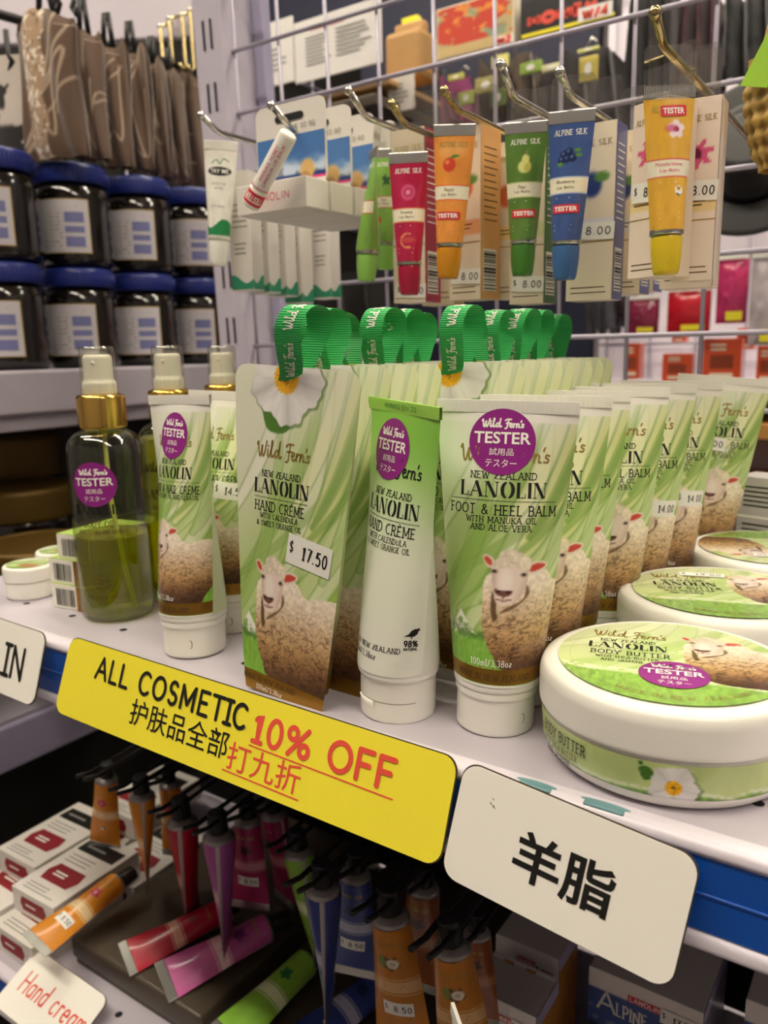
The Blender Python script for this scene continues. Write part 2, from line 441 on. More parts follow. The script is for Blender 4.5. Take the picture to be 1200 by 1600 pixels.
def catmull(pts, n=6, closed=False):
    p = [np.array(q, float) for q in pts]
    if closed: p = [p[-1]] + p + [p[0], p[1]]
    else: p = [2 * p[0] - p[1]] + p + [2 * p[-1] - p[-2]]
    out = []
    for i in range(1, len(p) - 2):
        for k in range(n):
            t = k / n; a, b, c, d = p[i - 1:i + 3]
            out.append(tuple(.5 * (2 * b + (c - a) * t + (2 * a - 5 * b + 4 * c - d) * t * t + (3 * b - a - 3 * c + d) * t ** 3)))
    if not closed: out.append(tuple(p[-2]))
    return out
_SCR = [
 [(0, .72), (.07, .92), (.12, .55), (.17, .12), (.27, 0), (.38, .45), (.44, .72), (.43, .25), (.52, 0), (.68, .35), (.82, 1.0)],
 [(.93, .48), (.9, .12), (1.0, 0), (1.12, .18), (1.25, .62), (1.33, 1.0), (1.26, 1.02), (1.22, .35), (1.28, 0), (1.42, .12)],
 [(1.84, .4), (1.68, .5), (1.53, .28), (1.6, .02), (1.77, .14), (1.9, .6), (1.98, 1.08)], [(1.98, 1.08), (1.9, .3), (1.96, 0), (2.1, .12)],
 [(2.5, .86), (2.72, 1.0), (3.12, 1.0)], [(2.84, .99), (2.76, .45), (2.66, -.08), (2.48, -.16)], [(2.6, .5), (2.98, .53)],
 [(2.98, .25), (3.18, .3), (3.2, .46), (3.08, .48), (2.99, .22), (3.1, 0), (3.3, .1)],
 [(3.42, .46), (3.38, .2), (3.37, 0)], [(3.38, .22), (3.48, .42), (3.62, .42)],
 [(3.73, .46), (3.7, .2), (3.68, 0)], [(3.69, .2), (3.84, .46), (3.95, .34), (3.92, .05), (4.03, .02)],
 [(4.22, .86), (4.16, .68)], [(4.46, .4), (4.32, .44), (4.27, .3), (4.42, .18), (4.36, .02), (4.18, .04)], [(.95, .7), (.97, .73)]]
def script(w, h, t, cx, cy, rot=0.0):
    P = [[((a - 2.24) * w / 4.48, (b - .45) * h / 1.1) for a, b in catmull(s, 5)] for s in _SCR]
    v, f = ribbon2(P, [t] * len(P), True)
    c, n = math.cos(rot), math.sin(rot)
    return np.stack([v[:, 0] * c - v[:, 1] * n + cx, v[:, 0] * n + v[:, 1] * c + cy], 1), f
def dots(x0, x1, y, n, r):
    V, Fc = [], []
    for x in np.linspace(x0, x1, n):
        o = len(V); V += [(x - r, y - r), (x + r, y - r), (x + r, y + r), (x - r, y + r)]; Fc.append([o, o + 1, o + 2, o + 3])
    return np.array(V), Fc
def poly2(p): return np.array(p, float), [list(range(len(p)))]
def bars(x0, x1, z0, z1, seed, n=18):
    rnd = random.Random(seed); V, Fc = [], []; x = x0; u = (x1 - x0) / (n * 2.1)
    while x < x1 - u:
        w = u * rnd.choice((.6, 1, 1, 1.8)); o = len(V)
        V += [(x, z0), (min(x + w, x1), z0), (min(x + w, x1), z1), (x, z1)]; Fc.append([o, o + 1, o + 2, o + 3]); x += w + u * rnd.choice((.6, 1, 1.6))
    return np.array(V), Fc
def lines(x0, x1, z0, z1, n, t, seed=0):
    rnd = random.Random(seed); V, Fc = [], []
    for k in range(n):
        z = z1 + (z0 - z1) * (k + .5) / n; e = x1 - (x1 - x0) * rnd.random() * .35; o = len(V)
        V += [(x0, z - t / 2), (e, z - t / 2), (e, z + t / 2), (x0, z + t / 2)]; Fc.append([o, o + 1, o + 2, o + 3])
    return np.array(V), Fc
def ink(m, vf, fn, mat, col=None):
    v, f = vf
    if not len(v): return
    P = np.array(fn(v[:, 0], v[:, 1]), float)
    if fn is globals().get('ff'):          # strokes of one sign lie in thin layers, so that crossings stay clean
        comp = np.arange(len(v))
        for q in f: comp[list(q)] = comp[list(q)].min()
        for q in f: comp[list(q)] = comp[list(q)].min()
        _, k = np.unique(comp, return_inverse=True); P[:, 1] -= (k % 40) * 9e-6
    m.add((P, f), mat, col, smooth=False)
def flat_front(y): return lambda x, z: np.stack([x, np.full(len(x), y), z], 1)
def flat_right(X): return lambda x, z: np.stack([np.full(len(x), X), x, z], 1)
def flat_top(Z): return lambda x, z: np.stack([x, z, np.full(len(x), Z)], 1)
# ------------------------------------------------------------------ printed artwork, worked out per vertex (x, z in mm)
def hx(s): return np.array([int(s[i:i + 2], 16) / 255.0 for i in (0, 2, 4)])
def sstep(a, b, x):
    t = np.clip((x - a) / (b - a), 0, 1); return t * t * (3 - 2 * t)
def vn(x, y, s=0):
    xi, yi = np.floor(x), np.floor(y); xf, yf = x - xi, y - yi
    xf = xf * xf * (3 - 2 * xf); yf = yf * yf * (3 - 2 * yf)
    def h(a, b): return np.mod(np.sin(a * 127.1 + b * 311.7 + s * 74.7) * 43758.5453, 1.0)
    return (h(xi, yi) * (1 - xf) + h(xi + 1, yi) * xf) * (1 - yf) + (h(xi, yi + 1) * (1 - xf) + h(xi + 1, yi + 1) * xf) * yf
def fbm(x, y, s=0, o=4):
    r = 0; a = .5
    for k in range(o): r = r + a * vn(x * 2 ** k, y * 2 ** k, s + k * 13); a *= .5
    return r
def mixc(C, col, m):
    m = np.asarray(m, float); m = m[:, None] if m.ndim else m; return C * (1 - m) + np.asarray(col) * m
def sdf(x, y, pts):
    p = np.array(pts, float); q = np.roll(p, -1, 0)
    d = np.full(len(x), 1e9); ins = np.zeros(len(x), bool)
    for (ax, ay), (bx, by) in zip(p, q):
        ex, ey = bx - ax, by - ay; L = ex * ex + ey * ey + 1e-12
        t = np.clip(((x - ax) * ex + (y - ay) * ey) / L, 0, 1)
        d = np.minimum(d, (x - ax - t * ex) ** 2 + (y - ay - t * ey) ** 2)
        c = ((ay > y) != (by > y)); ins ^= c & (x < ex * (y - ay) / (ey if abs(ey) > 1e-12 else 1e-12) + ax)
    d = np.sqrt(d); return np.where(ins, -d, d)
def pm(x, y, pts, soft=.3, smooth=True):
    if smooth: pts = catmull(pts, 4, True)
    return 1 - sstep(-soft, soft, sdf(x, y, pts))
def em(x, y, cx, cy, rx, ry, soft=.15): return 1 - sstep(1 - soft, 1 + soft, np.sqrt(((x - cx) / rx) ** 2 + ((y - cy) / ry) ** 2))
def cdist(x, y, pts):
    d = np.full(len(x), 1e9); tt = np.zeros(len(x)); n = len(pts) - 1
    for i in range(n):
        (ax, ay), (bx, by) = pts[i], pts[i + 1]; ex, ey = bx - ax, by - ay
        t = np.clip(((x - ax) * ex + (y - ay) * ey) / (ex * ex + ey * ey + 1e-12), 0, 1)
        dd = np.hypot(x - ax - t * ex, y - ay - t * ey); m = dd < d
        d = np.where(m, dd, d); tt = np.where(m, (i + t) / n, tt)
    return d, tt
def greens(x, z, W, H, seed=1, light=.0):
    t = np.clip((z / H) - .35 * (x / W) + .12 * (fbm(x / 25, z / 40, seed) - .5), 0, 1)
    C = hx('9fbe5c')[None] * (1 - sstep(.2, .95, t))[:, None] + hx('dfe2c8')[None] * sstep(.2, .95, t)[:, None]
    C = mixc(C, hx('8cb24c'), .5 * sstep(.45, .1, z / H) * sstep(.62, .35, np.abs(x / W + .15)))
    rnd = random.Random(seed)
    # leaf blades sweeping up to the right
    BL = [(-.55, .12, .1, 1.05, -.16, 5, 'c2d694', .55), (-.5, .3, .35, 1.1, -.12, 3, '8fb255', .5), (-.4, .05, .3, 1.0, -.15, 4, 'e6ebcc', .6),
          (-.2, .1, .55, 1.0, -.18, 6, 'cfdda0', .6), (-.1, .3, .6, .95, -.12, 2.2, '7fa64a', .6), (.0, .2, .7, .85, -.14, 4, 'e3e8c6', .55),
          (-.6, .5, .0, 1.1, -.1, 3, 'eef0dc', .6), (-.45, .35, .55, .78, -.06, 1.6, '93b45e', .45), (-.3, .25, .6, .68, -.05, 3, 'c9da9d', .5),
          (.1, .45, .52, 1.05, -.1, 5, 'd8de9a', .7), (.2, .55, .6, 1.08, -.08, 2.5, '7ea550', .6), (.05, .6, .42, 1.1, -.06, 3.5, 'e9ecb8', .55),
          (-.05, .42, .6, .74, -.04, 1.2, '86ab52', .5), (-.5, .2, -.1, .8, -.1, 3, '9dbf63', .5), (.3, .4, .6, .9, -.08, 4, 'b4cd86', .6)]
    for x0, z0, x1, z1, k, w, c, a in BL:
        pts = [((x0 + (x1 - x0) * s - k * 4 * s * (1 - s)) * W, (z0 + (z1 - z0) * s + k * 1.4 * s * (1 - s) * .4) * H) for s in np.linspace(0, 1, 14)]
        d, tt = cdist(x, z, pts)
        ww = w * (.35 + 1.0 * np.sin(np.clip(tt, 0.02, .98) * PI) ** .6)
        C = mixc(C, hx(c), min(1, a * 1.35) * (1 - sstep(ww * .4, ww, d)))
        C = mixc(C, hx('5f8a30'), .5 * a * (1 - sstep(.1, .9, np.abs(d - ww * .85))))
    return mixc(C, (1, 1, .92), light)
def mountains(C, x, z, x0, z0, w, h, seed=5):
    """pale peaks over grass, at the lower left"""
    n = fbm(x * .35, z * .35, seed, 5)
    pk = pm(x, z, [(x0 - .55 * w, z0 + .3 * h), (x0 - .3 * w, z0 + .78 * h), (x0 - .12 * w, z0 + .7 * h), (x0 + .02 * w, z0 + h), (x0 + .2 * w, z0 + .66 * h), (x0 + .5 * w, z0 + .35 * h), (x0 + .7 * w, z0 + .1 * h), (x0 - .55 * w, z0 + .1 * h)], .4, False)
    C = mixc(C, hx('93b268'), pk * .95)
    C = mixc(C, hx('f4f4e8'), pk * sstep(.40, .50, n + .55 * (z - z0 - .62 * h) / h))
    C = mixc(C, hx('476f26'), pk * .85 * sstep(.5, .62, fbm(x * .5 + 9, z * .8, seed + 3)) * sstep(.9, .5, (z - z0) / h))
    g = sstep(.56 * h + 1.0, .48 * h, z - z0 + 4.5 * (fbm(x * .15, x * 0 + seed, seed) - .5)); C = mixc(C, hx('3f7020'), .75 * sstep(.74 * h, .62 * h, z - z0 + 5 * (fbm(x * .2 + 4, x * 0, seed + 2) - .5)) * (fbm(x * .4, z * .7, seed + 4) > .40))
    gr = fbm(x * 1.6, z * .25, seed + 7, 4)
    gc = hx('4d8a20')[None] * gr[:, None] * 1.3 + hx('a4c85c')[None] * (1 - gr[:, None])
    return mixc(C, gc, g * .92)
def sheep(C, x, z, ox, oz, sx=1.0, sz=1.0, body=1.0, seed=3):
    """ox, oz: middle of the face and foot of the fleece; mm"""
    X = (x - ox) / sx * 19 + 300; Y = 1500 - (z - oz) / sz * 24
    # fleece
    B = [(150, 480), (133, 700), (130, 900), (145, 1060), (175, 1200), (225, 1330), (270, 1440), (420, 1520), (650, 1530), (870, 1510), (920, 1400), (1010, 1270), (1085, 1120), (1115, 900), (1150, 620), (1110, 540), (1040, 502), (900, 495), (760, 520), (690, 541), (640, 522), (600, 468), (550, 405), (430, 430), (300, 420)]
    nz = 14 * (fbm(X / 22, Y / 22, seed) - .5)
    m = 1 - sstep(-7, 7, sdf(X, Y, catmull(B, 3, True)) + nz)
    h = np.clip((Y - 420) / 1080, 0, 1)
    k = fbm(X / 60, Y / 60, seed + 1, 3)
    hh = sstep(0, .8, h); fl = hx('f6ead6')[None] * (1 - hh)[:, None] + hx('bd925c')[None] * hh[:, None]
    fl = fl * (1 - sstep(.5, .98, h - .12 * k + .1 * (X - 700) / 700))[:, None] + hx('4a2e1d')[None] * sstep(.5, .98, h - .12 * k + .1 * (X - 700) / 700)[:, None]
    fl = fl * (.86 + .3 * fbm(X / 26, Y / 26, seed + 4, 4))[:, None]
    wx, wy = X + 60 * fbm(X / 70, Y / 70, seed + 20, 3), Y + 60 * fbm(X / 70, Y / 70, seed + 30, 3)
    r1 = np.abs(fbm(wx / 62, wy / 44, seed + 9, 2) - .40); r2 = np.abs(fbm(wx / 30, wy / 30, seed + 11, 2) - .38)
    cr = np.maximum(1 - sstep(.0, .055, r1), .7 * (1 - sstep(0, .04, r2))) * sstep(.05, .5, h)
    fl = mixc(fl, hx('3a2414'), cr * .85 * (.25 + .75 * h))
    C = mixc(C, fl, m)
    # dark hollow under the chin
    C = mixc(C, hx('5b4028'), .9 * pm(X, Y, [(195, 640), (225, 780), (235, 900), (205, 940), (188, 800)], 8) * m)
    C = mixc(C, hx('5b4028'), .8 * pm(X, Y, [(240, 860), (300, 790), (400, 700), (415, 560), (440, 640), (390, 740), (300, 830)], 10) * m)
    C = mixc(C, hx('d9c8a4'), .9 * pm(X, Y, [(225, 770), (260, 780), (250, 850), (230, 870)], 6))
    # ears
    for ear, inn in (([(118, 282), (150, 262), (190, 300), (205, 360), (180, 395), (145, 370)], [(128, 295), (150, 280), (180, 320), (180, 370), (150, 352)]),
                     ([(420, 360), (475, 318), (545, 325), (572, 360), (540, 405), (480, 440), (425, 445)], [(435, 370), (480, 338), (540, 345), (552, 365), (520, 395), (440, 425)])):
        C = mixc(C, hx('eadccb'), pm(X, Y, ear, 6)); C = mixc(C, hx('c8402f'), .95 * pm(X, Y, inn, 8))
    # head
    hd = pm(X, Y, [(185, 370), (188, 520), (205, 650), (212, 720), (250, 778), (310, 762), (375, 690), (412, 570), (422, 440), (400, 350), (300, 330), (220, 340)], 7)
    C = mixc(C, hx('ecd9cb'), hd)
    C = mixc(C, hx('b89a8c'), hd * .5 * sstep(235, 190, X) * sstep(380, 480, Y))
    C = mixc(C, hx('c8a898'), hd * .45 * sstep(360, 415, X + .25 * (Y - 520)))
    C = mixc(C, hx('f6ebe0'), .8 * em(X, Y, 275, 520, 45, 120, .5))
    # topknot
    tk = pm(X, Y, [(185, 385), (200, 320), (230, 290), (240, 218), (330, 200), (400, 255), (440, 300), (435, 400), (400, 430), (360, 385), (290, 375), (235, 395)], 9)
    C = mixc(C, hx('ede0c8')[None] * (.8 + .34 * fbm(X / 22, Y / 22, seed + 6, 4))[:, None], tk)
    for ex, ey in ((200, 425), (392, 450)):
        C = mixc(C, hx('7d6254'), .7 * em(X, Y, ex, ey + 4, 24, 22, .5)); C = mixc(C, hx('1c1512'), em(X, Y, ex, ey, 13, 14, .35))
    C = mixc(C, hx('6b4038'), .95 * pm(X, Y, [(208, 608), (260, 622), (318, 616), (318, 650), (285, 682), (250, 682), (216, 655)], 7))
    C = mixc(C, hx('2a1714'), .9 * np.maximum(em(X, Y, 230, 632, 14, 12, .4), em(X, Y, 296, 634, 14, 12, .4)))
    C = mixc(C, hx('7b4b42'), .85 * pm(X, Y, [(222, 705), (262, 718), (318, 706), (312, 722), (262, 732), (224, 720)], 5))
    C = mixc(C, hx('7b4b42'), .6 * pm(X, Y, [(258, 680), (270, 680), (268, 715), (260, 715)], 4))
    return C
def flower(C, x, z, cx, cz, R, rc, seed=2, half=True):
    a = np.arctan2(z - cz, x - cx); r = np.hypot(x - cx, z - cz)
    rr = R * (1 + .07 * np.cos(5 * a + 1.0) + .035 * np.cos(11 * a) + .02 * np.cos(23 * a + 1))
    m = 1 - sstep(rr - .25, rr + .25, r)
    fold = np.abs(np.sin(2.5 * a + .5)) ** .35
    pet = hx('f4f1ec')[None] * (.86 + .14 * fold)[:, None] * (.93 + .14 * (fbm(r * .12, a * 4, seed) - .3))[:, None]
    C = mixc(C, hx('46652c'), .55 * (1 - sstep(rr + .2, rr + 1.0, np.hypot(x - cx - .6, z - cz + .8))))
    C = mixc(C, pet, m)
    st = .75 + .5 * np.abs(np.sin(a * 17 + 3 * r / rc))
    C = mixc(C, np.clip(hx('e2a21c')[None] * st[:, None], 0, 1), 1 - sstep(rc * .9, rc * 1.08, r * (1 + .06 * np.sin(a * 23))))
    return mixc(C, hx('7a5a14'), 1 - sstep(rc * .16, rc * .3, r))
# ------------------------------------------------------------------ stickers shared by many packs
def bulge(m, n): return None
def tester_round(m, fn, s, z, r, rot=0.0, off=0.00025, small=True):
    """purple round sticker with its lettering; fn(x, z, offset)"""
    k = 48; v = [(s, z)]; f = []
    rings = (.5, 1.0)
    for q in rings: v += [(s + r * q * math.cos(2 * PI * i / k), z + r * q * math.sin(2 * PI * i / k)) for i in range(k)]
    f += [[0, 1 + i, 1 + (i + 1) % k] for i in range(k)]
    f += [[1 + i, 1 + k + i, 1 + k + (i + 1) % k, 1 + (i + 1) % k] for i in range(k)]
    g0 = lambda a, b: fn(a, b, off); g1 = lambda a, b: fn(a, b, off + .00012)
    ink(m, (np.array(v), f), g0, 'purple_sticker')
    c, sn = math.cos(rot), math.sin(rot)
    def P(vf): return np.stack([vf[0][:, 0] * c - vf[0][:, 1] * sn + s, vf[0][:, 0] * sn + vf[0][:, 1] * c + z], 1), vf[1]
    ink(m, P(script(1.25 * r, .26 * r, .05 * r, 0, .55 * r)), g1, 'white_ink')
    ink(m, P(fit(btext('TESTER', .02), 1.7 * r, .36 * r, 0, .12 * r)), g1, 'white_ink')
    ink(m, P(fit(btext('試用品'), .72 * r, .22 * r, 0, -.3 * r)), g1, 'white_ink')
    ink(m, P(fit(btext('テスター'), .92 * r, .24 * r, 0, -.64 * r)), g1, 'white_ink')
def price_tag(m, fn, s, z, w, h, text, rot=0.0, off=0.0003):
    c, sn = math.cos(rot), math.sin(rot)
    def P(vf): return np.stack([vf[0][:, 0] * c - vf[0][:, 1] * sn + s, vf[0][:, 0] * sn + vf[0][:, 1] * c + z], 1), vf[1]
    n = 8; V = []; 
    for k in range(n + 1): V += [(-w / 2 + w * k / n, -h / 2), (-w / 2 + w * k / n, h / 2)]
    ink(m, P((np.array(V), [[2 * k, 2 * k + 2, 2 * k + 3, 2 * k + 1] for k in range(n)])), lambda a, b: fn(a, b, off), 'price_paper')
    g = lambda a, b: fn(a, b, off + .00012)
    ink(m, P(stext('$', .09 * w, .36 * h, .04 * h, -.4 * w, .08 * h)), g, 'black_ink')
    ink(m, P(stext(text, .55 * w, .42 * h, .06 * h, .14 * w, .0, gap=.3)), g, 'black_ink')

# ------------------------------------------------------------------ cream tubes with a flat top and a cap to stand on
TR, TL0, TL1, TL2 = .0168, .0185, .1246, .129
def tube_pt(s, z, off=0.0, back=False, R=TR, L0=TL0, L1=TL1):
    k = np.clip((z - L0) / (L1 - L0), 0, 1)
    b = R * (1 - k ** 1.25) + .0006; a = R * (1 + .5708 * k ** .9)
    t = s / (PI * R / 2); w = k
    x = a * ((1 - w) * np.sin(PI * t / 2) + w * t)
    y = (b + off) * np.cos(np.clip(PI * t / 2, -PI / 2, PI / 2))
    # keep flat ends from pinching
    return np.stack([x * (1 + off / R * .5), y if back else -y, z], -1)
def tube_fn(s, z, off): return tube_pt(s, z, off)
def tube_art(kind, x, z):
    X, Z = x * 1000, z * 1000
    W, H = 53, 100
    if kind == 'hand':
        t = sstep(62, 122, Z + 10 * (fbm(X / 14, Z / 30, 4) - .5) + .12 * X)
        C = mixc(np.tile(hx('f3f4e6'), (len(x), 1)), hx('84c544'), t * .95)
        C = mixc(C, hx('e6efcf'), .45 * sstep(25, 60, Z) * (1 - t)); return C
    C = greens(X, Z - 24, W, H, 11 if kind == 'foot' else 17)
    C = mixc(C, hx('eef0e0'), .75 * sstep(96, 121, Z - .5 * X))
    C = mixc(C, hx('7fae3c'), .35 * em(X, Z, -14, 70, 12, 26, .6))
    C = mountains(C, X, Z, -15, 27.5, 34, 22)
    if kind == 'foot': C = sheep(C, X, Z, 4.2, 27, 1.04, .87)
    else: C = sheep(C, X, Z, -4, 29, .8, .74)
    C = mixc(C, hx('f2f0e6'), sstep(120.6, 121.2, Z)); return C
def make_tube(kind):
    m = M()
    nu, nv = 110, 190
    s = np.linspace(-PI * TR / 2, PI * TR / 2, nu); z = np.linspace(TL0 + .0032, TL1, nv)
    S, Z = np.meshgrid(s, z); P = tube_pt(S, Z)
    v, f = gridf(P); C = tube_art(kind, S.ravel(), Z.ravel())
    mats = 'print_satin'
    if kind != 'hand':
        fc = f.mean(1).astype(int); sc, zc = S.ravel()[f].mean(1) * 1000, Z.ravel()[f].mean(1) * 1000
        zig = 28.6 + .5 * np.abs(np.mod(sc, 1.6) / .8 - 1)
        g = (zc > 22.6) & (zc < zig); C = np.where((Z.ravel() * 1000 < 22.6)[:, None], hx('f2f0e6'), C)
        mats = ['gold_foil' if q else 'print_satin' for q in g]
    m.add((v, f), mats, C)
    s2 = np.linspace(-PI * TR / 2, PI * TR / 2, 24); z2 = np.linspace(TL0 + .0032, TL1, 40); S2, Z2 = np.meshgrid(s2, z2)
    v2, f2 = gridf(tube_pt(S2, Z2, 0, True))
    C2 = np.tile(hx('f2f0e6' if kind == 'hand' else 'cfd9ae'), (len(v2), 1)); C2 = mixc(C2, hx('84c544') if kind == 'hand' else hx('f2f0e6'), sstep(.08, .12, Z2.ravel()))
    m.add((v2, f2[:, ::-1]), 'print_satin', C2)
    # shoulder ring between printed tube and cap
    m.add(lathe(smoothprof([(TR + .0001, TL0 + .0034), (TR + .0001, TL0 + .001), (TR - .0004, TL0), (.006, TL0)], 4, .0008), 48), 'white_plastic')
    I = lambda q, mt='black_ink': ink(m, q, lambda a, b: tube_pt(a, b, .00018), mt)
    mm = .001
    if kind == 'foot':
        I(script(33 * mm, 7 * mm, .7 * mm, 0, 109.4 * mm), 'gold_ink')
        I(stext('NEW ZEALAND', 24 * mm, 2.4 * mm, .3 * mm, 0, 101.4 * mm, True)); I(lanolin(32 * mm, 5.7 * mm, 0, 96.2 * mm))
        I(dots(-20 * mm, 20 * mm, 92.0 * mm, 62, .18 * mm)); I(stext('FOOT & HEEL BALM', 41 * mm, 3.5 * mm, .42 * mm, 0, 88.6 * mm, True))
        I(stext('WITH MANUKA OIL', 26 * mm, 2.1 * mm, .26 * mm, 0, 84.9 * mm, True)); I(stext('AND ALOE VERA', 22 * mm, 2.1 * mm, .26 * mm, 0, 82.0 * mm, True))
    elif kind == 'hand':
        I(script(30 * mm, 7 * mm, .7 * mm, 3.4 * mm, 104 * mm))
        I(stext('NEW ZEALAND', 22 * mm, 2.4 * mm, .3 * mm, 3.4 * mm, 94 * mm, True)); I(lanolin(31 * mm, 6 * mm, 3.4 * mm, 88.6 * mm))
        I(dots(-12.6 * mm, 19.4 * mm, 84 * mm, 52, .18 * mm)); I(stext('HAND CRÈME', 29 * mm, 3.8 * mm, .42 * mm, 3.4 * mm, 80.5 * mm, True))
        I(stext('WITH CALENDULA', 22 * mm, 2.0 * mm, .24 * mm, 3.4 * mm, 76.2 * mm, True)); I(stext('& SWEET ORANGE OIL', 26 * mm, 2.0 * mm, .24 * mm, 3.4 * mm, 73.2 * mm, True))
        I(stext('MADE IN NEW ZEALAND', 31 * mm, 2.0 * mm, .26 * mm, 1 * mm, 33 * mm, True)); I(stext('100ml/3.38oz', 16 * mm, 2.4 * mm, .26 * mm, -1.5 * mm, 29.2 * mm, True))
        sx = 20.5 * mm
        I(poly2([(sx + a * mm, 40 * mm + b * mm) for a, b in ((-3.2, -.8), (-1.2, .4), (-.2, 1.8), (1.2, 2.6), (2.2, 2.5), (2.9, 3.1), (3.1, 2.4), (3.6, 2.0), (2.8, 1.7), (2.4, .4), (1.2, -.6), (.3, -.7), (.3, -1.6), (-.1, -1.6), (-.2, -.7), (-1.6, -.6))]))
        I(stext('98%', 5.4 * mm, 2.4 * mm, .55 * mm, sx, 36.3 * mm)); I(stext('NATURAL', 5.4 * mm, 1.1 * mm, .26 * mm, sx, 34 * mm))
    else:
        I(script(28 * mm, 6 * mm, .6 * mm, -1 * mm, 107 * mm), 'gold_ink')
        I(stext('NEW ZEALAND', 20 * mm, 2.3 * mm, .28 * mm, 0, 97 * mm, True)); I(lanolin(28 * mm, 5.6 * mm, 0, 91.8 * mm))
        I(dots(-19 * mm, 19 * mm, 87.4 * mm, 60, .14 * mm)); I(stext('HAND & NAIL CRÈME', 38 * mm, 3.6 * mm, .4 * mm, 0, 83.8 * mm, True))
        I(stext('WITH ROSEHIP OIL AND KERATIN', 36 * mm, 1.9 * mm, .22 * mm, 0, 80.2 * mm, True))
    if kind != 'hand':
        I(stext('MADE IN NEW ZEALAND', 29 * mm, 2.2 * mm, .26 * mm, 0, 25.5 * mm, True), 'brown_ink')
        I(stext('100ml/3.38oz', 15.5 * mm, 2.4 * mm, .26 * mm, -1 * mm, 31.2 * mm, True), 'white_ink')
    return m
def make_crimp(kind):
    m = M(); n = 66; hw = PI * TR / 2 + .0001
    xs = np.linspace(-hw, hw, n * 3 + 1); y = -.0006 - .00022 * np.abs(np.sin(np.arange(len(xs)) * PI / 3))
    zs = np.array([TL1 - .0002, TL1 + .0004, TL2 - .0004, TL2]); X, Z = np.meshgrid(xs, zs); Y = np.tile(y, (4, 1)); Y[0] = Y[3] = -.0007
    c = hx('9fd257') if kind == 'hand' else hx('f2f0e6')
    v, f = gridf(np.stack([X, Y, Z], -1)); m.add((v, f), 'print_satin', c)
    v, f = gridf(np.stack([X, -Y, Z], -1)); m.add((v, f[:, ::-1]), 'print_satin', c)
    v, f = gridf(np.stack([np.stack([xs, xs]), np.stack([Y[3], -Y[3]]), np.full((2, len(xs)), TL2)], -1)); m.add((v, f), 'print_satin', c)
    if kind == 'hand': ink(m, fit(btext('009002 E11 22'), .022, .0018, .001, TL1 + .0022), flat_front(-.00095), 'green_ink')
    return m
def make_cap(kind):
    m = M()
    if kind == 'hand':
        pr = [(.0, .0185), (.0162, .0185), (.0162, .0182), (.0158, .0176), (.0158, .001), (.0148, 0), (0, 0)]
        m.add(lathe(smoothprof(pr, 4, .0009), 56), 'white_plastic')
        fn = lambda a, b, o: np.stack([(.0158 + o) * np.sin(a / .0158), -(.0158 + o) * np.cos(a / .0158), b], -1)
        # thumb lip of the flip top and the line where it opens
        n = 10; xs = np.linspace(-.0052, .0052, n); V = np.concatenate([fn(xs, np.full(n, .0092), .0007), fn(xs, np.full(n, .0092), -.0002), fn(xs, np.full(n, .0062), .0001)])
        f = [[i, i + 1, n + i + 1, n + i] for i in range(n - 1)] + [[2 * n + i, 2 * n + i + 1, i + 1, i] for i in range(n - 1)]
        m.add((V, f), 'white_plastic')
        ink(m, (np.array([(x, z) for x in np.linspace(-.023, .023, 40) for z in (.0094, .0097)]), [[2 * i, 2 * i + 2, 2 * i + 3, 2 * i + 1] for i in range(39)]), lambda a, b: fn(a, b, .0001), 'grey_ink')
    else:
        pr = [(0, .0185), (.0163, .0185), (.0163, .0168), (.0163, .0158), (.0157, .0150), (.0155, .0148), (.0155, .001), (.0146, 0), (0, 0)]
        m.add(lathe(smoothprof(pr, 4, .0006), 56), 'white_plastic')
        fn = lambda a, b, o: np.stack([(.0155 + o) * np.sin(a / .0155), -(.0155 + o) * np.cos(a / .0155), b], -1)
        ink(m, (np.array([(.013 + .0011 * math.sin(q), .0075 + .0022 * math.cos(q)) for q in np.linspace(0, 2 * PI, 16)]), [list(range(16))]), lambda a, b: fn(a, b, .00015), 'grey_ink')
        ink(m, (np.array([(.0127 + .0009 * math.sin(q), .0075 + .002 * math.cos(q)) for q in np.linspace(0, 2 * PI, 16)]), [list(range(16))]), lambda a, b: fn(a, b, .00022), 'white_plastic')
    return m
TUBES = {}
def cream_tube(kind, label, cat, loc, yaw, lean=(0, 0), tester=None, price=None, group=None):
    """first of a kind is built; later ones share its meshes"""
    t = thing('cream_tube', label, cat, loc, (lean[0], lean[1], yaw), group)
    if kind not in TUBES: TUBES[kind] = (make_tube(kind).mesh('tube_body'), make_crimp(kind).mesh('crimped_end'), make_cap(kind).mesh('cap'))
    for n, me in zip(('tube_body', 'crimped_end', 'cap'), TUBES[kind]):
        o = bpy.data.objects.new(n, me); COL.objects.link(o); o.parent = t
    if tester:
        m = M(); tester_round(m, tube_fn, *tester); m.build('tester_sticker', t, label='purple round tester sticker')
    if price:
        m = M(); price_tag(m, tube_fn, *price); m.build('price_sticker', t)
    return t

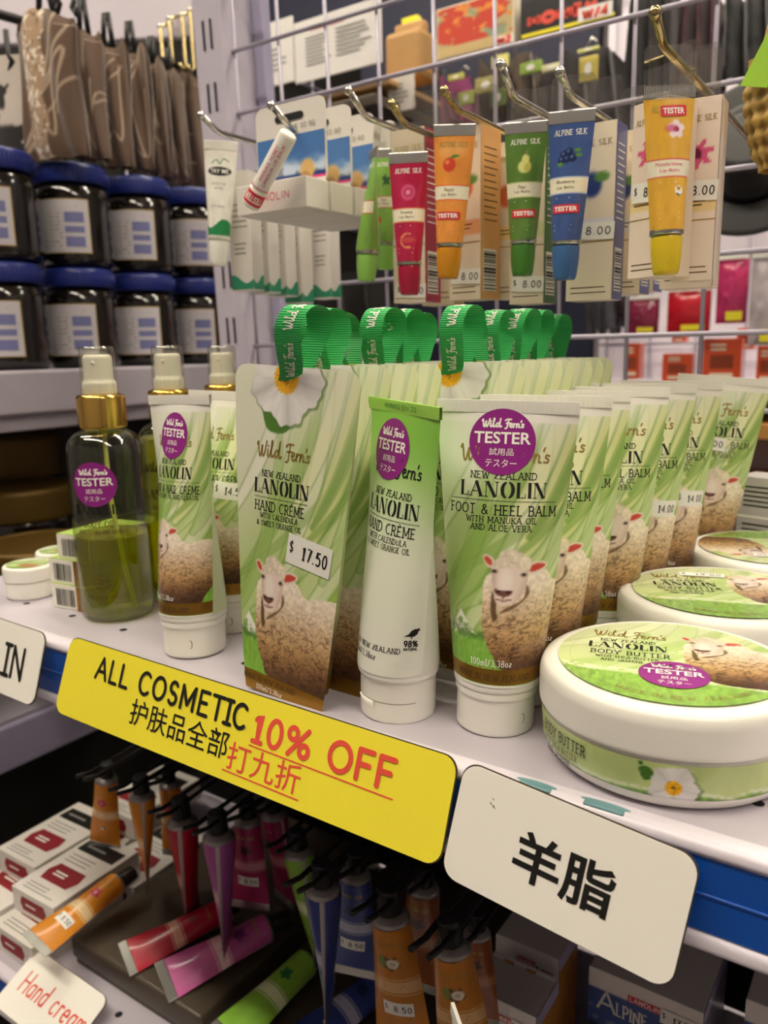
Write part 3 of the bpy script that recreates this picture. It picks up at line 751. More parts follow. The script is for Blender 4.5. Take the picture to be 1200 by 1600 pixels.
# ------------------------------------------------------------------ the shelf with its price rail
FY = 0.2365   # front plane of the shelf
m = M()
SX0, SX1, SY1 = -.525, .30, .555
m.add(box((SX0 + SX1) / 2, (FY + SY1) / 2 + .002, -.003, SX1 - SX0, SY1 - FY, .006, .0012), 'shelf_paint', smooth=False)
rnd = random.Random(4)
hv, hf = [], []
for i in range(23):
    for j in range(7):
        x, y = SX0 + .03 + i * .046 + (j % 2) * .023, FY + .028 + j * .045
        o = len(hv); hv += [(x + .0022 * math.cos(k * PI / 5), y + .0022 * math.sin(k * PI / 5)) for k in range(10)]; hf.append([o + k for k in range(10)])
ink(m, (np.array(hv), hf), flat_top(.00012), 'hole_black')
shelf = thing('display_shelf', 'pale lavender metal shelf board carrying the green and white skin creams', 'shelf', (0, 0, 0))
m.build('shelf_board', shelf)
m = M()
prof = [(FY + .004, .0), (FY - .001, .0003), (FY - .0035, -.0012), (FY - .004, -.004), (FY - .0022, -.0052), (FY - .0016, -.031), (FY - .004, -.0322), (FY - .0045, -.036), (FY - .002, -.038), (FY + .004, -.038)]
pr = smoothprof(prof, 4, .0012); xs = np.array([SX0, SX1])
P = np.stack([np.stack([np.array([x, y, z]) for x in xs]) for y, z in pr]); m.add(gridf(P), 'rail_white', smooth=True)
m.build('price_rail', shelf, label='white plastic price rail with raised lips')
m = M(); m.add(box((SX0 + SX1) / 2, FY - .0022, -.0182, SX1 - SX0, .0012, .0252, .0003), 'rail_blue', smooth=False)
m.add(box((SX0 + SX1) / 2, FY - .0029, -.0178, SX1 - SX0, .0008, .0010, .0003), 'rail_blue'); m.build('rail_insert', shelf, label='glossy blue strip in the rail')
m = M()
for px, py, w in ((840, 1222, .015), (942, 1262, .017)):
    p = at(px, py, Z=.0004); m.add((np.array([(p.x + w * .5 * math.cos(q), FY + .0006 + .0014 * math.sin(q), .0003) for q in np.linspace(0, 2 * PI, 25)[:-1]]), [list(range(24))]), 'tape_teal', smooth=False); m.add(box(p.x, FY - .0012, -.0002, w * .8, .0022, .0012, .0004), 'tape_teal')
m.build('tape', shelf, label='teal bits of adhesive tape on the front edge')

# signs on the rail
def sign(name, c, size, rx, ry, label, cat, base, r, t=.0012):
    o = thing(name, label, cat, c, (rx, ry, 0)); w, h = size
    m = M(); m.add(plate(rrect(-w / 2, -h / 2, w / 2, h / 2, r), t), base, smooth=False)
    v, f = plate(rrect(-w / 2 - .0004, -h / 2 - .0004, w / 2 + .0004, h / 2 + .0004, r), t * .5); m.add((np.array(v) + [0, t * .4, 0], f), 'sign_edge', smooth=False)
    m.build('sign_plate', o); return o
ff = flat_front(-.00015)
ys = sign('sale_sign', (-.243, .2254, -.0130), (.2275, .0385), -.36, .0135, 'long yellow sign with black and red sale lettering on the shelf edge', 'sign', 'sign_yellow', .0062)
m = M()
ink(m, stext('ALL COSMETIC', .1015, .0100, .0017, -.0378, .0088, caps=True, isf=True, gap=.26), ff, 'black_ink')
ink(m, fit(btext('护肤品全部', .004), .0640, .0122, -.0262, -.0052), ff, 'black_ink')
m.build('black_lettering', ys)
m = M()
ink(m, stext('10% OFF', .0708, .0110, .0021, .0535, .0062, caps=True, gap=.22), ff, 'red_ink')
ink(m, (np.array([(.0170, -.0012), (.0905, -.0020), (.0905, -.0026), (.0170, -.0018)]), [[0, 1, 2, 3]]), ff, 'red_ink')
ink(m, fit(btext('打九折', .004), .0405, .0118, .0268, -.0082), ff, 'red_ink')
ink(m, (np.array([(.0050, -.0148), (.0480, -.0152), (.0480, -.0158), (.0050, -.0154)]), [[0, 1, 2, 3]]), ff, 'red_ink')
m.build('red_lettering', ys)
ws = sign('shelf_label', (-.0868, .2246, -.0196), (.0806, .0420), -.24, .112, 'white rounded sign with two bold black characters at the right of the shelf edge', 'sign', 'sign_white', .0062)
m = M(); ink(m, fit(btext('羊脂', .022), .0345, .0172, .0012, -.0012), ff, 'black_ink')
for a, b, q in ((-.0283, .0108, .0005), (-.0277, .0125, .0004), (-.0272, .0102, .0006)): ink(m, poly2([(a, b), (a + q, b - q), (a + 2.5 * q, b - 1.5 * q), (a + q, b + q * .5)]), ff, 'grey_ink')
m.build('black_lettering', ws)
s_in = sign('shelf_label', (-.4323, .2250, -.0130), (.110, .0385), -.30, .02, 'white rounded sign ending in IN, cut off by the left edge', 'sign', 'sign_white', .0062)
m = M(); ink(m, stext('LANOLIN', .084, .0165, .0022, -.0012, -.0005, caps=True, isf=True, gap=.24), ff, 'black_ink'); m.build('black_lettering', s_in)

# ------------------------------------------------------------------ tubes on the shelf
A20 = .35
p = at(773, 1126, Z=0)
foot = cream_tube('foot', 'frontmost foot and heel balm tube, purple round tester sticker on its top', 'cream tube', (p.x, p.y, 0), A20, (0, .03), tester=(-.0012, .1138, .0122, 0), group='foot balm tubes in a row')
rowy = [(.307, .002, .37, ''), (.343, -.002, .33, ''), (.379, .005, .36, ''), (.415, .0085, .30, '$'), (.450, .014, .36, '$')]
names = ['second foot balm tube from the front, right behind the one with the tester sticker', 'third foot balm tube from the front of the row', 'fourth foot balm tube from the front, its black product name partly showing', 'fifth foot balm tube from the front, price sticker at its middle', 'sixth foot balm tube from the front, price sticker 14.00 at its right side']
for (y, dx, a, pr_), nm in zip(rowy, names):
    cream_tube('foot', nm, 'cream tube', (p.x + dx, y, 0), a, (0, .02), price=(.014, .066, .018, .0085, '14.00', -.06) if pr_ else None, group='foot balm tubes in a row')
cream_tube('foot', 'last foot balm tube at the back of the row, turned to show its sheep', 'cream tube', (-.1165, .522, 0), .12, (0, .08), price=(-.004, .089, .022, .008, '14.00', -.05), group='foot balm tubes in a row')
p = at(622, 1106, Z=0)
cream_tube('hand', 'pale green to white hand creme tube with purple tester sticker, no sheep', 'cream tube', (p.x, p.y, 0), -.42, (0, .045), tester=(-.0015, .1105, .0118, 0), group=None)
p = at(306, 1014, Z=0)
nail = cream_tube('nail', 'hand and nail creme tube with purple tester sticker beside the oil bottle', 'cream tube', (p.x, p.y, 0), -.15, (-.02, -.03), tester=(-.0012, .1095, .0112, -.05))
q = at(366, 905, Z=0)
cream_tube('nail', 'hand and nail creme tube without tester sticker, half hidden by the pouch', 'cream tube', (p.x - .010, p.y + .0365, 0), -.10, (0, .01), price=(.012, .078, .02, .009, '14.50', -.06))

# ------------------------------------------------------------------ card pouches with a ribbon loop
PH, PW0, PW1, PD = .1425, .0218, .0338, .0155
def pouch_hw(z):
    h = PW0 + (PW1 - PW0) * np.clip(z / PH, 0, 1) ** .75; r = .0065
    return np.where(z > PH - r, h - r + np.sqrt(np.maximum(r * r - (z - (PH - r)) ** 2, 0)), h)
def pouch_y(z): return PD / 2 * (1 - np.clip(z / PH, 0, 1)) ** .85 + .0005
def pouch_fn(s, z, off): return np.stack([s, -pouch_y(z) - off, z], -1)
def pouch_art(x, z):
    X, Z = x * 1000, z * 1000
    C = greens(X, Z, 64, 143, 23)
    C = mixc(C, hx('e4e5d2'), .55 * sstep(85, 140, Z - .3 * X))
    C = mountains(C, X, Z, -22, 9.5, 34, 26, 8)
    C = sheep(C, X, Z, -8.2, 6, 1.0, 1.045)
    C = mixc(C, hx('4f7d2c'), pm(X, Z, [(-17, 131), (-15, 118), (-9, 115), (-2, 117), (0, 125), (-6, 133)], .3))
    C = flower(C, X, Z, -4.3, 138, 18.5, 6.6)
    return C
def pouch_body():
    m = M(); nu, nv = 150, 260
    z = np.linspace(0, PH, nv); z = np.concatenate([z[:-1], [PH]]); u = np.linspace(-1, 1, nu)
    U, Z = np.meshgrid(u, z); S = U * pouch_hw(Z); P = pouch_fn(S, Z, 0)
    v, f = gridf(P); C = pouch_art(S.ravel(), Z.ravel())
    sc, zc = S.ravel()[f].mean(1) * 1000, Z.ravel()[f].mean(1) * 1000
    zig = 7.6 - .05 * sc + .45 * np.abs(np.mod(sc, 1.6) / .8 - 1)
    m.add((v, f), ['gold_foil' if a < b else 'print_emboss' for a, b in zip(zc, zig)], C)
    u2 = np.linspace(-1, 1, 14); z2 = np.linspace(0, PH, 50); U2, Z2 = np.meshgrid(u2, z2); S2 = U2 * (pouch_hw(Z2) - 1.2 * pouch_y(Z2))
    v, f = gridf(np.stack([S2, pouch_y(Z2), Z2], -1)); m.add((v, f[:, ::-1]), 'print_emboss', hx('d3dab6'))
    for sg in (-1, 1):
        hw = pouch_hw(z2); Q = np.stack([np.stack([sg * hw, -pouch_y(z2), z2], -1), np.stack([sg * (hw - 1.3 * pouch_y(z2)), 0 * z2, z2], -1), np.stack([sg * (hw - 1.2 * pouch_y(z2)), pouch_y(z2), z2], -1)], 1)
        v, f = gridf(Q); zz = v[:, 2][f].mean(1)
        m.add((v, f if sg > 0 else f[:, ::-1]), ['gold_foil' if a < .008 else 'print_emboss' for a in zz], mixc(np.tile(hx('b9c48c'), (len(v), 1)), hx('5a4028'), .8 * sstep(.045, .02, v[:, 2])), smooth=False)
    m.add(box(0, 0, .0004, 2 * PW0 - .018, PD, .0008), 'gold_foil', smooth=False)
    I = lambda q, mt='black_ink': ink(m, q, lambda a, b: pouch_fn(a, b, .00015), mt)
    mm = .001
    I(script(29 * mm, 7 * mm, .75 * mm, -4.4 * mm, 107.8 * mm), 'gold_ink')
    I(stext('NEW ZEALAND', 21 * mm, 2.5 * mm, .3 * mm, -5.1 * mm, 97.8 * mm, True)); I(lanolin(30 * mm, 6.2 * mm, -4.8 * mm, 92.4 * mm))
    I(dots(-19.4 * mm, 9.6 * mm, 87.5 * mm, 48, .18 * mm)); I(stext('HAND CRÈME', 27.5 * mm, 4 * mm, .42 * mm, -5.4 * mm, 83.8 * mm, True))
    I(stext('WITH CALENDULA', 21 * mm, 2.1 * mm, .25 * mm, -5.6 * mm, 79.7 * mm, True)); I(stext('& SWEET ORANGE OIL', 25 * mm, 2.1 * mm, .25 * mm, -5.4 * mm, 76.4 * mm, True))
    I(stext('MADE IN NEW ZEALAND', 30 * mm, 2.2 * mm, .26 * mm, -8 * mm, 5.4 * mm, True, rot=-.03), 'brown_ink')
    I(stext('100ml/3.38oz', 15 * mm, 2.2 * mm, .24 * mm, -8 * mm, 1.9 * mm, True, rot=-.03), 'white_ink')
    return m
_pb = pouch_body().mesh('pouch_body')
def ribbon_mesh(dx, h, w, yaw, front=True):
    m = M(); hz = PH - .0058
    pts = catmull([(-.0006, hz - .001), (-.0022, hz + .004), (-.007, hz + .012), (-.0105, hz + h * .72), (-.0075, hz + h * .95), (-.001, hz + h), (.0055, hz + h * .9), (.0075, hz + h * .65), (.0045, hz + .012), (.0022, hz + .005), (.0010, hz + .001)], 6)
    path = []
    for i, (y, z) in enumerate(pts):
        t = i / (len(pts) - 1); lx = dx * math.sin(PI * min(1, t * 1.05)) + .003 * t
        path.append((-.0043 + lx, y, z))
    c, s_ = math.cos(yaw), math.sin(yaw)
    P = np.array(path)
    # twist the band towards yaw as it rises
    V = []; 
    for i, q in enumerate(P):
        t = min(1, min(i, len(P) - 1 - i) / (len(P) * .22)); a = yaw * t
        n = np.array([math.cos(a), math.sin(a), 0]) * w
        for k in np.linspace(-1, 1, 9): V.append(q + n * k)
    V = np.array(V).reshape(len(P), 9, 3); v, f = gridf(V); m.add((v, f), 'ribbon_green')
    # white script on the rising strand, along the band
    vv, ff_ = script(.0165, .0042, .00045, 0, 0)
    L = np.concatenate([[0], np.cumsum(np.linalg.norm(np.diff(P, axis=0), axis=1))])
    for s0 in (.012, .034):
        a = s0 + vv[:, 0]; ok = (a > 0) & (a < L[-1])
        ix = np.clip(np.searchsorted(L, a) - 1, 0, len(P) - 2); fr = np.clip((a - L[ix]) / np.maximum(L[ix + 1] - L[ix], 1e-9), 0, 1)
        cen = P[ix] * (1 - fr[:, None]) + P[ix + 1] * fr[:, None]
        nn = V[ix, 8] - V[ix, 0]; nn /= np.linalg.norm(nn, axis=1, keepdims=True)
        tg = P[ix + 1] - P[ix]; tg /= np.linalg.norm(tg, axis=1, keepdims=True); nor = np.cross(nn, tg)
        m.add((cen + nn * (-vv[:, 1:2]) + nor * .0003, ff_), 'white_ink', smooth=False)
        m.add((cen + nn * (-vv[:, 1:2]) - nor * .0003, ff_), 'white_ink', smooth=False) if False else None
    return m.mesh('ribbon_loop')
_rb = [ribbon_mesh(.010, .030, .0052, .55), ribbon_mesh(.004, .029, .0050, .8), ribbon_mesh(-.004, .028, .0050, -.25), ribbon_mesh(.007, .030, .0052, .35)]
def pouch(label, loc, yaw, rb, price=None, group=None, lean=0.0):
    t = thing('cream_pouch', label, 'cream pouch', loc, (0, lean, yaw), group)
    for n, me in (('pouch_body', _pb), ('ribbon_loop', _rb[rb % 4])):
        o = bpy.data.objects.new(n, me); COL.objects.link(o); o.parent = t
    if price: m = M(); price_tag(m, pouch_fn, *price); m.build('price_sticker', t)
    return t
p = at(452, 1078, Z=0)
px0 = at(470, 572, Y=p.y).x
pouch('front card pouch at the left, price sticker reading 17.50 above its sheep', (px0 - .010, p.y - .001, 0), -.02, 0, price=(.0118, .0668, .0238, .0128, '17.50', -.13), group='hand creme pouches in the left row', lean=.06)
ordn = ['second', 'third', 'fourth', 'fifth', 'sixth']
for k in range(5):
    pouch(f'{ordn[k]} card pouch from the front of the left row, ribbon loop on top', (px0 - .001 + .0015 * ((k * 7) % 3 - 1), p.y + .019 + .0175 * k, 0), -.03 + .02 * (k % 2), k + 1, group='hand creme pouches in the left row', lean=.01)
ordn = ['front', 'second', 'third', 'fourth', 'fifth', 'sixth', 'seventh']
for k in range(7):
    pouch(f'{ordn[k]} card pouch from the front of the right row, ribbon loop on top', (-.1765 + .001 * ((k * 5) % 3 - 1), .318 + .0185 * k, 0), -.04 + .02 * (k % 3), (k * 3 + 3), group='hand creme pouches in the right row', lean=.01)

# ------------------------------------------------------------------ round body butter jars
BR, BH = .0465, .0355
def butter_lid_art(X, Z):
    t = fbm(X / 18, Z / 26, 3)
    C = hx('b4cc76')[None] * t[:, None] * 1.25 + hx('d9e4ae')[None] * (1 - t[:, None] * 1.0)
    C = greens(X, Z + 40, 80, 80, 31, .1) * .6 + C * .4
    hill = Z + 20 - 2.5 * fbm(X / 9, X * 0, 5) + .10 * X
    gr = fbm(X * .9, Z * .3, 8)
    C = mixc(C, hx('e9efd6'), .7 * sstep(3.2, 1.5, np.abs(hill - 1.5)) * (fbm(X * .5, Z * .5, 9) > .42))
    C = mixc(C, hx('8cb650')[None] * (.78 + .45 * gr)[:, None], sstep(.8, -.8, hill))
    # sheep to the right, facing left
    C = sheep(C, X, Z, 13.5, -19.5, .95, .86)
    return C
def butter_band_art(A, Z):
    t = fbm(A / 12, Z / 20, 13)
    C = hx('c7d98e')[None] * (.85 + .25 * t)[:, None] * np.ones((len(A), 1))
    C = mixc(C, hx('e7efcb'), .6 * sstep(.45, .65, fbm(A / 16 + 5, Z / 40, 16)))
    h = Z - 6.6 + 3.6 * (fbm(A / 10, A * 0, 6, 4) - .45)
    C = mixc(C, hx('eef2e2'), .85 * sstep(2.4, .2, h) * (fbm(A * .7, Z * .9, 7) > .36))
    g = fbm(A * .8, Z * .35, 18)
    C = mixc(C, hx('6f9f35')[None] * (.7 + .6 * g)[:, None], sstep(.9, -.7, h))
    C = mixc(C, hx('47752a'), pm(A, Z, [(-9.5, 15.2), (-7, 16), (-5, 14.5), (-5, 12.2), (-7.5, 10.8), (-9, 12.5)], .3))
    C = mixc(C, hx('86a83c'), em(A, Z, -3.2, 13.8, 1.5, 1.2, .25))
    C = mixc(C, hx('3c6424'), pm(A, Z, [(-10, 17.2), (-8.5, 17.4), (-8.2, 16.4), (-9.4, 16)], .25))
    return flower(C, A, Z, 1.5, 9.6, 7.6, 2.7, 4)
def make_butter():
    m = M()
    m.add(lathe(smoothprof([(BR - .0035, .0208), (BR - .0018, .0206), (BR - .0018, .0192), (BR - .0012, .0188), (BR - .0018, .005), (BR - .0045, .0012), (BR - .007, 0), (0, 0)], 5, .002), 96), 'white_plastic')
    n = 420; A = np.linspace(-PI, PI, n); z = np.linspace(.0036, .0178, 52); AA, ZZ = np.meshgrid(A, z)
    rr = BR - .0008 - .0022 * sstep(.0065, .0025, ZZ) - .0008 * sstep(.018, .004, ZZ)
    P = np.stack([rr * np.sin(AA), -rr * np.cos(AA), ZZ], -1)
    C = butter_band_art((AA * BR * 1000).ravel(), ((ZZ) * 1000).ravel())
    b = M(); b.add(gridf(P), 'print_gloss', C)
    fn = lambda a, z_: np.stack([(BR - .0005) * np.sin(a / BR), -(BR - .0005) * np.cos(a / BR), z_], -1)
    s0 = -.0415
    ink(b, stext('BODY BUTTER', .025, .0036, .00042, s0, .0138, True), fn, 'black_ink')
    ink(b, dots(s0 - .013, s0 + .013, .0112, 44, .00014), fn, 'black_ink')
    ink(b, stext('WITH SHEA BUTTER', .021, .002, .00022, s0 - .0015, .0094, True), fn, 'black_ink')
    ink(b, stext('AND JASMINE', .015, .002, .00022, s0 - .0015, .0066, True), fn, 'black_ink')
    lid = M()
    lid.add(lathe(smoothprof([(BR - .0012, .0196), (BR - .0002, .0194), (BR, .0206), (BR, BH - .0045), (BR - .0012, BH - .0014), (BR - .0045, BH), (BR - .0062, BH - .0004), (0, BH - .0006)], 6, .0028), 96), 'white_plastic')
    lab = M(); r = np.linspace(0.0001, BR - .0068, 64); a = np.linspace(0, 2 * PI, 241); RR, TT = np.meshgrid(r, a, indexing='ij')
    X, Z = RR * np.cos(TT), RR * np.sin(TT)
    lab.add(gridf(np.stack([X, Z, np.full_like(X, BH + .0002)], -1)), 'print_gloss', butter_lid_art(X.ravel() * 1000, Z.ravel() * 1000))
    g = flat_top(BH + .00035)
    ink(lab, script(.027, .007, .00065, -.0145, .0215), g, 'gold_ink')
    ink(lab, stext('NEW ZEALAND', .020, .0026, .00028, -.0150, .0140, True), g, 'black_ink'); ink(lab, lanolin(.0285, .0056, -.0150, .0085), g, 'black_ink')
    ink(lab, dots(-.030, .001, .0047, 48, .00014), g, 'black_ink'); ink(lab, stext('BODY BUTTER', .028, .0038, .0004, -.0140, .0012, True), g, 'black_ink')
    ink(lab, stext('WITH SHEA BUTTER', .022, .002, .00022, -.0150, -.0033, True), g, 'black_ink'); ink(lab, stext('AND JASMINE', .015, .002, .00022, -.0165, -.0067, True), g, 'black_ink')
    V, Fc = [], []
    for k in range(150):
        q = 2 * PI * k / 150
        if -.6 < math.atan2(math.sin(q), math.cos(q)) < .5: continue
        x, y = .0355 * math.cos(q), .0355 * math.sin(q); o = len(V); V += [(x - .00014, y - .00014), (x + .00014, y - .00014), (x + .00014, y + .00014), (x - .00014, y + .00014)]; Fc.append([o, o + 1, o + 2, o + 3])
    ink(lab, (np.array(V), Fc), g, 'black_ink')
    # lettering round the lower rim
    tv, tf = stext('MADE IN NEW ZEALAND', .045, .0022, .00024, 0, 0, True, gap=.35)
    an = -PI / 2 + .12 + tv[:, 0] / .034; rad = .0345 - tv[:, 1]
    lab.add((np.stack([rad * np.cos(an), rad * np.sin(an), np.full(len(an), BH + .00035)], -1), tf), 'gold_ink', smooth=False)
    return m, b, lid, lab
_bm = [q.mesh(n) for q, n in zip(make_butter(), ('jar_base', 'printed_band', 'lid', 'lid_label'))]
def butter(label, loc, yaw, tester=False, price=None):
    t = thing('body_butter_jar', label, 'cream jar', loc, (0, 0, yaw), 'round body butter jars')
    pr_ = {}
    for n, me in zip(('jar_base', 'printed_band', 'lid', 'lid_label'), _bm):
        o = bpy.data.objects.new(n, me); COL.objects.link(o); pr_[n] = o
        o.parent = {'printed_band': pr_.get('jar_base'), 'lid_label': pr_.get('lid')}.get(n, t)
    fn = lambda x, z, off: np.stack([x, z, np.full(np.shape(x), BH + .0003 + off)], -1)
    if tester: m = M(); tester_round(m, fn, .0010, -.0155, .0118, .0); m.build('tester_sticker', pr_['lid'], label='purple round tester sticker')
    if price: m = M(); price_tag(m, fn, *price); m.build('price_sticker', pr_['lid'])
    return t
butter('nearest round body butter jar with a purple tester sticker on its green lid', (-.0705, .2855, 0), .28, True)
butter('middle round body butter jar of the three, price sticker near the lid rim', (-.0730, .3830, 0), .42, False, (-.004, .0245, .021, .0062, '19.00', -.12))
butter('rearmost round body butter jar, turned so its lid art faces away', (-.0660, .4830, 0), PI + .35, False, (.004, .0225, .021, .0062, '19.00', -.12))

# ------------------------------------------------------------------ oil spray bottles
OR = .0212
def make_bottle(fill=.5):
    g = M(); pr = [(.0, .0012), (OR - .006, .0), (OR - .0015, .0012), (OR, .006), (OR, .094), (OR - .0006, .100), (OR - .0035, .105), (OR - .009, .1078), (.0108, .1088), (.0108, .111)]
    g.add(lathe(smoothprof(pr, 6, .004), 72), 'clear_glass')
    liq = M(); h = .094 * fill if fill < 1 else .099
    pr = [(0, .0022), (OR - .006, .0018), (OR - .0022, .003), (OR - .0012, .0065), (OR - .0012, h - .0005), (OR - .0016, h), (0, h)]
    liq.add(lathe(smoothprof(pr, 4, .002), 64), 'oil_liquid')
    st = M(); st.add(rod([(0, 0, .112), (.001, -.001, .07), (.006, -.004, .03), (.0105, -.006, .006)], .0013, 10), 'dip_straw')
    co = M(); co.add(lathe(smoothprof([(0, .1275), (.0118, .1275), (.0132, .1262), (.0132, .1098), (.0126, .1088), (0, .1088)], 4, .0008), 48), 'gold_metal')
    pu = M(); pu.add(lathe(smoothprof([(0, .149), (.0068, .149), (.0078, .1475), (.0078, .1355), (.0092, .1335), (.0092, .1275), (0, .1275)], 4, .0008), 40), 'white_pump')
    pu.add(rod([(0, -.0066, .1445), (0, -.0081, .1445)], .0011, 10), 'white_pump')
    ca = M(); ca.add(lathe(smoothprof([(.0, .1535), (.0086, .1535), (.0094, .1525), (.0101, .128)], 5, .001), 48), 'clear_cap')
    return [(q.mesh(n), n) for q, n in ((g, 'bottle'), (liq, 'oil'), (st, 'dip_tube'), (co, 'gold_collar'), (pu, 'spray_pump'), (ca, 'clear_cap'))]
def bottle_fn(s, z, off): return np.stack([(OR + .0003 + off) * np.sin(s / OR), -(OR + .0003 + off) * np.cos(s / OR), z], -1)
def oil_bottle(label, loc, yaw, fill, tester):
    t = thing('oil_bottle', label, 'oil bottle', loc, (0, 0, yaw), 'gold collared spray bottles')
    pb_ = {}
    for me, n in make_bottle(fill): o = bpy.data.objects.new(n, me); COL.objects.link(o); o.parent = t; pb_[n] = o
    pb_['dip_tube'].parent = pb_['spray_pump']
    m = M(); I = lambda q, mt='black_ink': ink(m, q, lambda a, b: bottle_fn(a, b, 0), mt); mm = .001
    I(script(26 * mm, 6 * mm, .7 * mm, 0, 82 * mm)); I(lanolin(27 * mm, 5.4 * mm, 0, 66 * mm))
    I(stext('BODY OIL', 17 * mm, 3.2 * mm, .4 * mm, 0, 58 * mm, True), 'brown_ink'); I(stext('WITH JOJOBA AND VANILLA', 27 * mm, 2 * mm, .24 * mm, 1 * mm, 53.5 * mm, True), 'brown_ink')
    I(ribbon2([arc(-1 * mm, 25 * mm, 4.6 * mm, 4.6 * mm, 0, 360, 24), arc(-1 * mm, 25 * mm, 3.6 * mm, 3.6 * mm, 0, 360, 24)], [.25 * mm] * 2), 'brown_ink')
    I(lines(-3.4 * mm, 1.4 * mm, 23 * mm, 27 * mm, 3, .5 * mm, 1), 'brown_ink')
    I(stext('MADE IN NEW ZEALAND', 22 * mm, 1.5 * mm, .2 * mm, 0, 16 * mm), 'brown_ink'); I(stext('200ML', 9 * mm, 1.6 * mm, .22 * mm, 0, 13 * mm), 'brown_ink') if False else None
    m.build('printed_lettering', pb_['bottle'])
    if tester: m = M(); tester_round(m, bottle_fn, -.001, .0800, .0122, 0); m.build('tester_sticker', pb_['bottle'], label='purple round tester sticker')
    return t
p = at(187, 958, Z=0)
oil_bottle('half full green body oil spray bottle with a tester sticker, at the left front', (p.x, p.y, 0), .62, .52, True)
q = at(262, 570, Y=.335); oil_bottle('spray bottle behind the hand and nail creme tube, gold collar and clear cap showing', (q.x, .335, 0), .5, 1.0, False)
q = at(347, 570, Y=.40); oil_bottle('spray bottle showing its cap just left of the front card pouch', (q.x, .40, 0), .5, 1.0, False)

# ------------------------------------------------------------------ small soap cartons and tubs at the far left
def soap_carton(label, loc, yaw, seed):
    t = thing('soap_carton', label, 'small carton', loc, (0, 0, yaw), 'stacked small cartons')
    W, D, H = .030, .045, .0150
    m = M(); m.add(box(0, 0, H / 2, W, D, H, .0004), 'print_satin', hx('eeebdc'), smooth=False); m.build('carton', t)
    m = M(); ink(m, (np.array([(-W / 2, -D / 2), (W / 2, -D / 2), (W / 2, D / 2), (-W / 2, D / 2)]), [[0, 1, 2, 3]]), flat_top(H + .0002), 'print_satin', hx('a9c55e'))
    ink(m, (np.array([(W * .2, 0), (W / 2, 0), (W / 2, H), (W * .2, H)]), [[0, 1, 2, 3]]), flat_front(-D / 2 - .0002), 'gold_foil')
    ink(m, bars(-W * .36, W * .14, .002, H - .0025, seed), flat_front(-D / 2 - .0003), 'black_ink')
    ink(m, (np.array([(-D / 2, 0), (D / 2, 0), (D / 2, H), (-D / 2, H)]), [[0, 1, 2, 3]]), flat_right(W / 2 + .0002), 'gold_foil'); m.build('barcode_label', t)
    return t
p = at(101, 950, Z=0)
for k, (dx, dy, w_, nm) in enumerate(((0, 0, .12, 'bottom carton of the three stacked small barcode cartons'), (-.0012, .001, .10, 'middle carton of the three stacked small barcode cartons'), (.004, .004, .16, 'top carton of the three stacked small barcode cartons'))):
    soap_carton(nm, (p.x + dx + .004, p.y + .022 + dy, k * .0151 + .0001), w_, k)
def small_tub(label, loc, yaw):
    t = thing('lip_balm_tub', label, 'small tub', loc, (0, 0, yaw), 'small white tubs with green lids')
    m = M(); m.add(lathe(smoothprof([(0, .0001), (.0135, 0), (.0150, .001), (.0150, .0108), (.0146, .0112), (0, .0112)], 4, .0012), 44), 'white_plastic'); m.build('tub', t)
    m = M(); m.add(lathe(smoothprof([(.0150, .0114), (.0156, .0116), (.0156, .0195), (.0146, .0206), (.0, .0206)], 4, .001), 44), 'white_plastic')
    r = np.linspace(.0001, .0132, 14); a = np.linspace(0, 2 * PI, 49); RR, TT = np.meshgrid(r, a, indexing='ij'); X, Z = RR * np.cos(TT), RR * np.sin(TT)
    C = greens(X.ravel() * 3000, Z.ravel() * 3000 + 40, 80, 80, 9); C = mixc(C, hx('b8875a'), em(X.ravel() * 1000, Z.ravel() * 1000, 5, -5, 7, 4, .3))
    m.add(gridf(np.stack([X, Z, np.full_like(X, .0209)], -1)), 'print_gloss', C); m.build('lid', t)
    return t
p = at(32, 942, Z=0); small_tub('small white tub with green lid in front, left of the stacked cartons', (p.x - .010, p.y + .014, 0), .2)
small_tub('small white tub with green lid behind, half out of frame at the left', (p.x - .026, p.y + .047, 0), .8)
small_tub('small white tub standing behind the stacked cartons', (p.x + .020, p.y + .062, 0), .5)
# grey information carton at the right end, behind the jars
t = thing('information_carton', 'grey white carton covered in small print behind the jars at the right', 'carton', (-.0985, .548, 0), (0, 0, -.25))
m = M(); m.add(box(.03, .012, .0325, .06, .024, .065, .0006), 'carton_grey', smooth=False); m.build('carton', t)
m = M(); g = flat_front(-.0003)
ink(m, lines(.004, .05, .045, .060, 5, .0009, 3), g, 'black_ink'); ink(m, (np.array([(.0, .0385), (.06, .0385), (.06, .040), (.0, .040)]), [[0, 1, 2, 3]]), g, 'white_ink')
ink(m, lines(.004, .05, .006, .036, 9, .0009, 5), g, 'black_ink'); m.build('small_print', t)
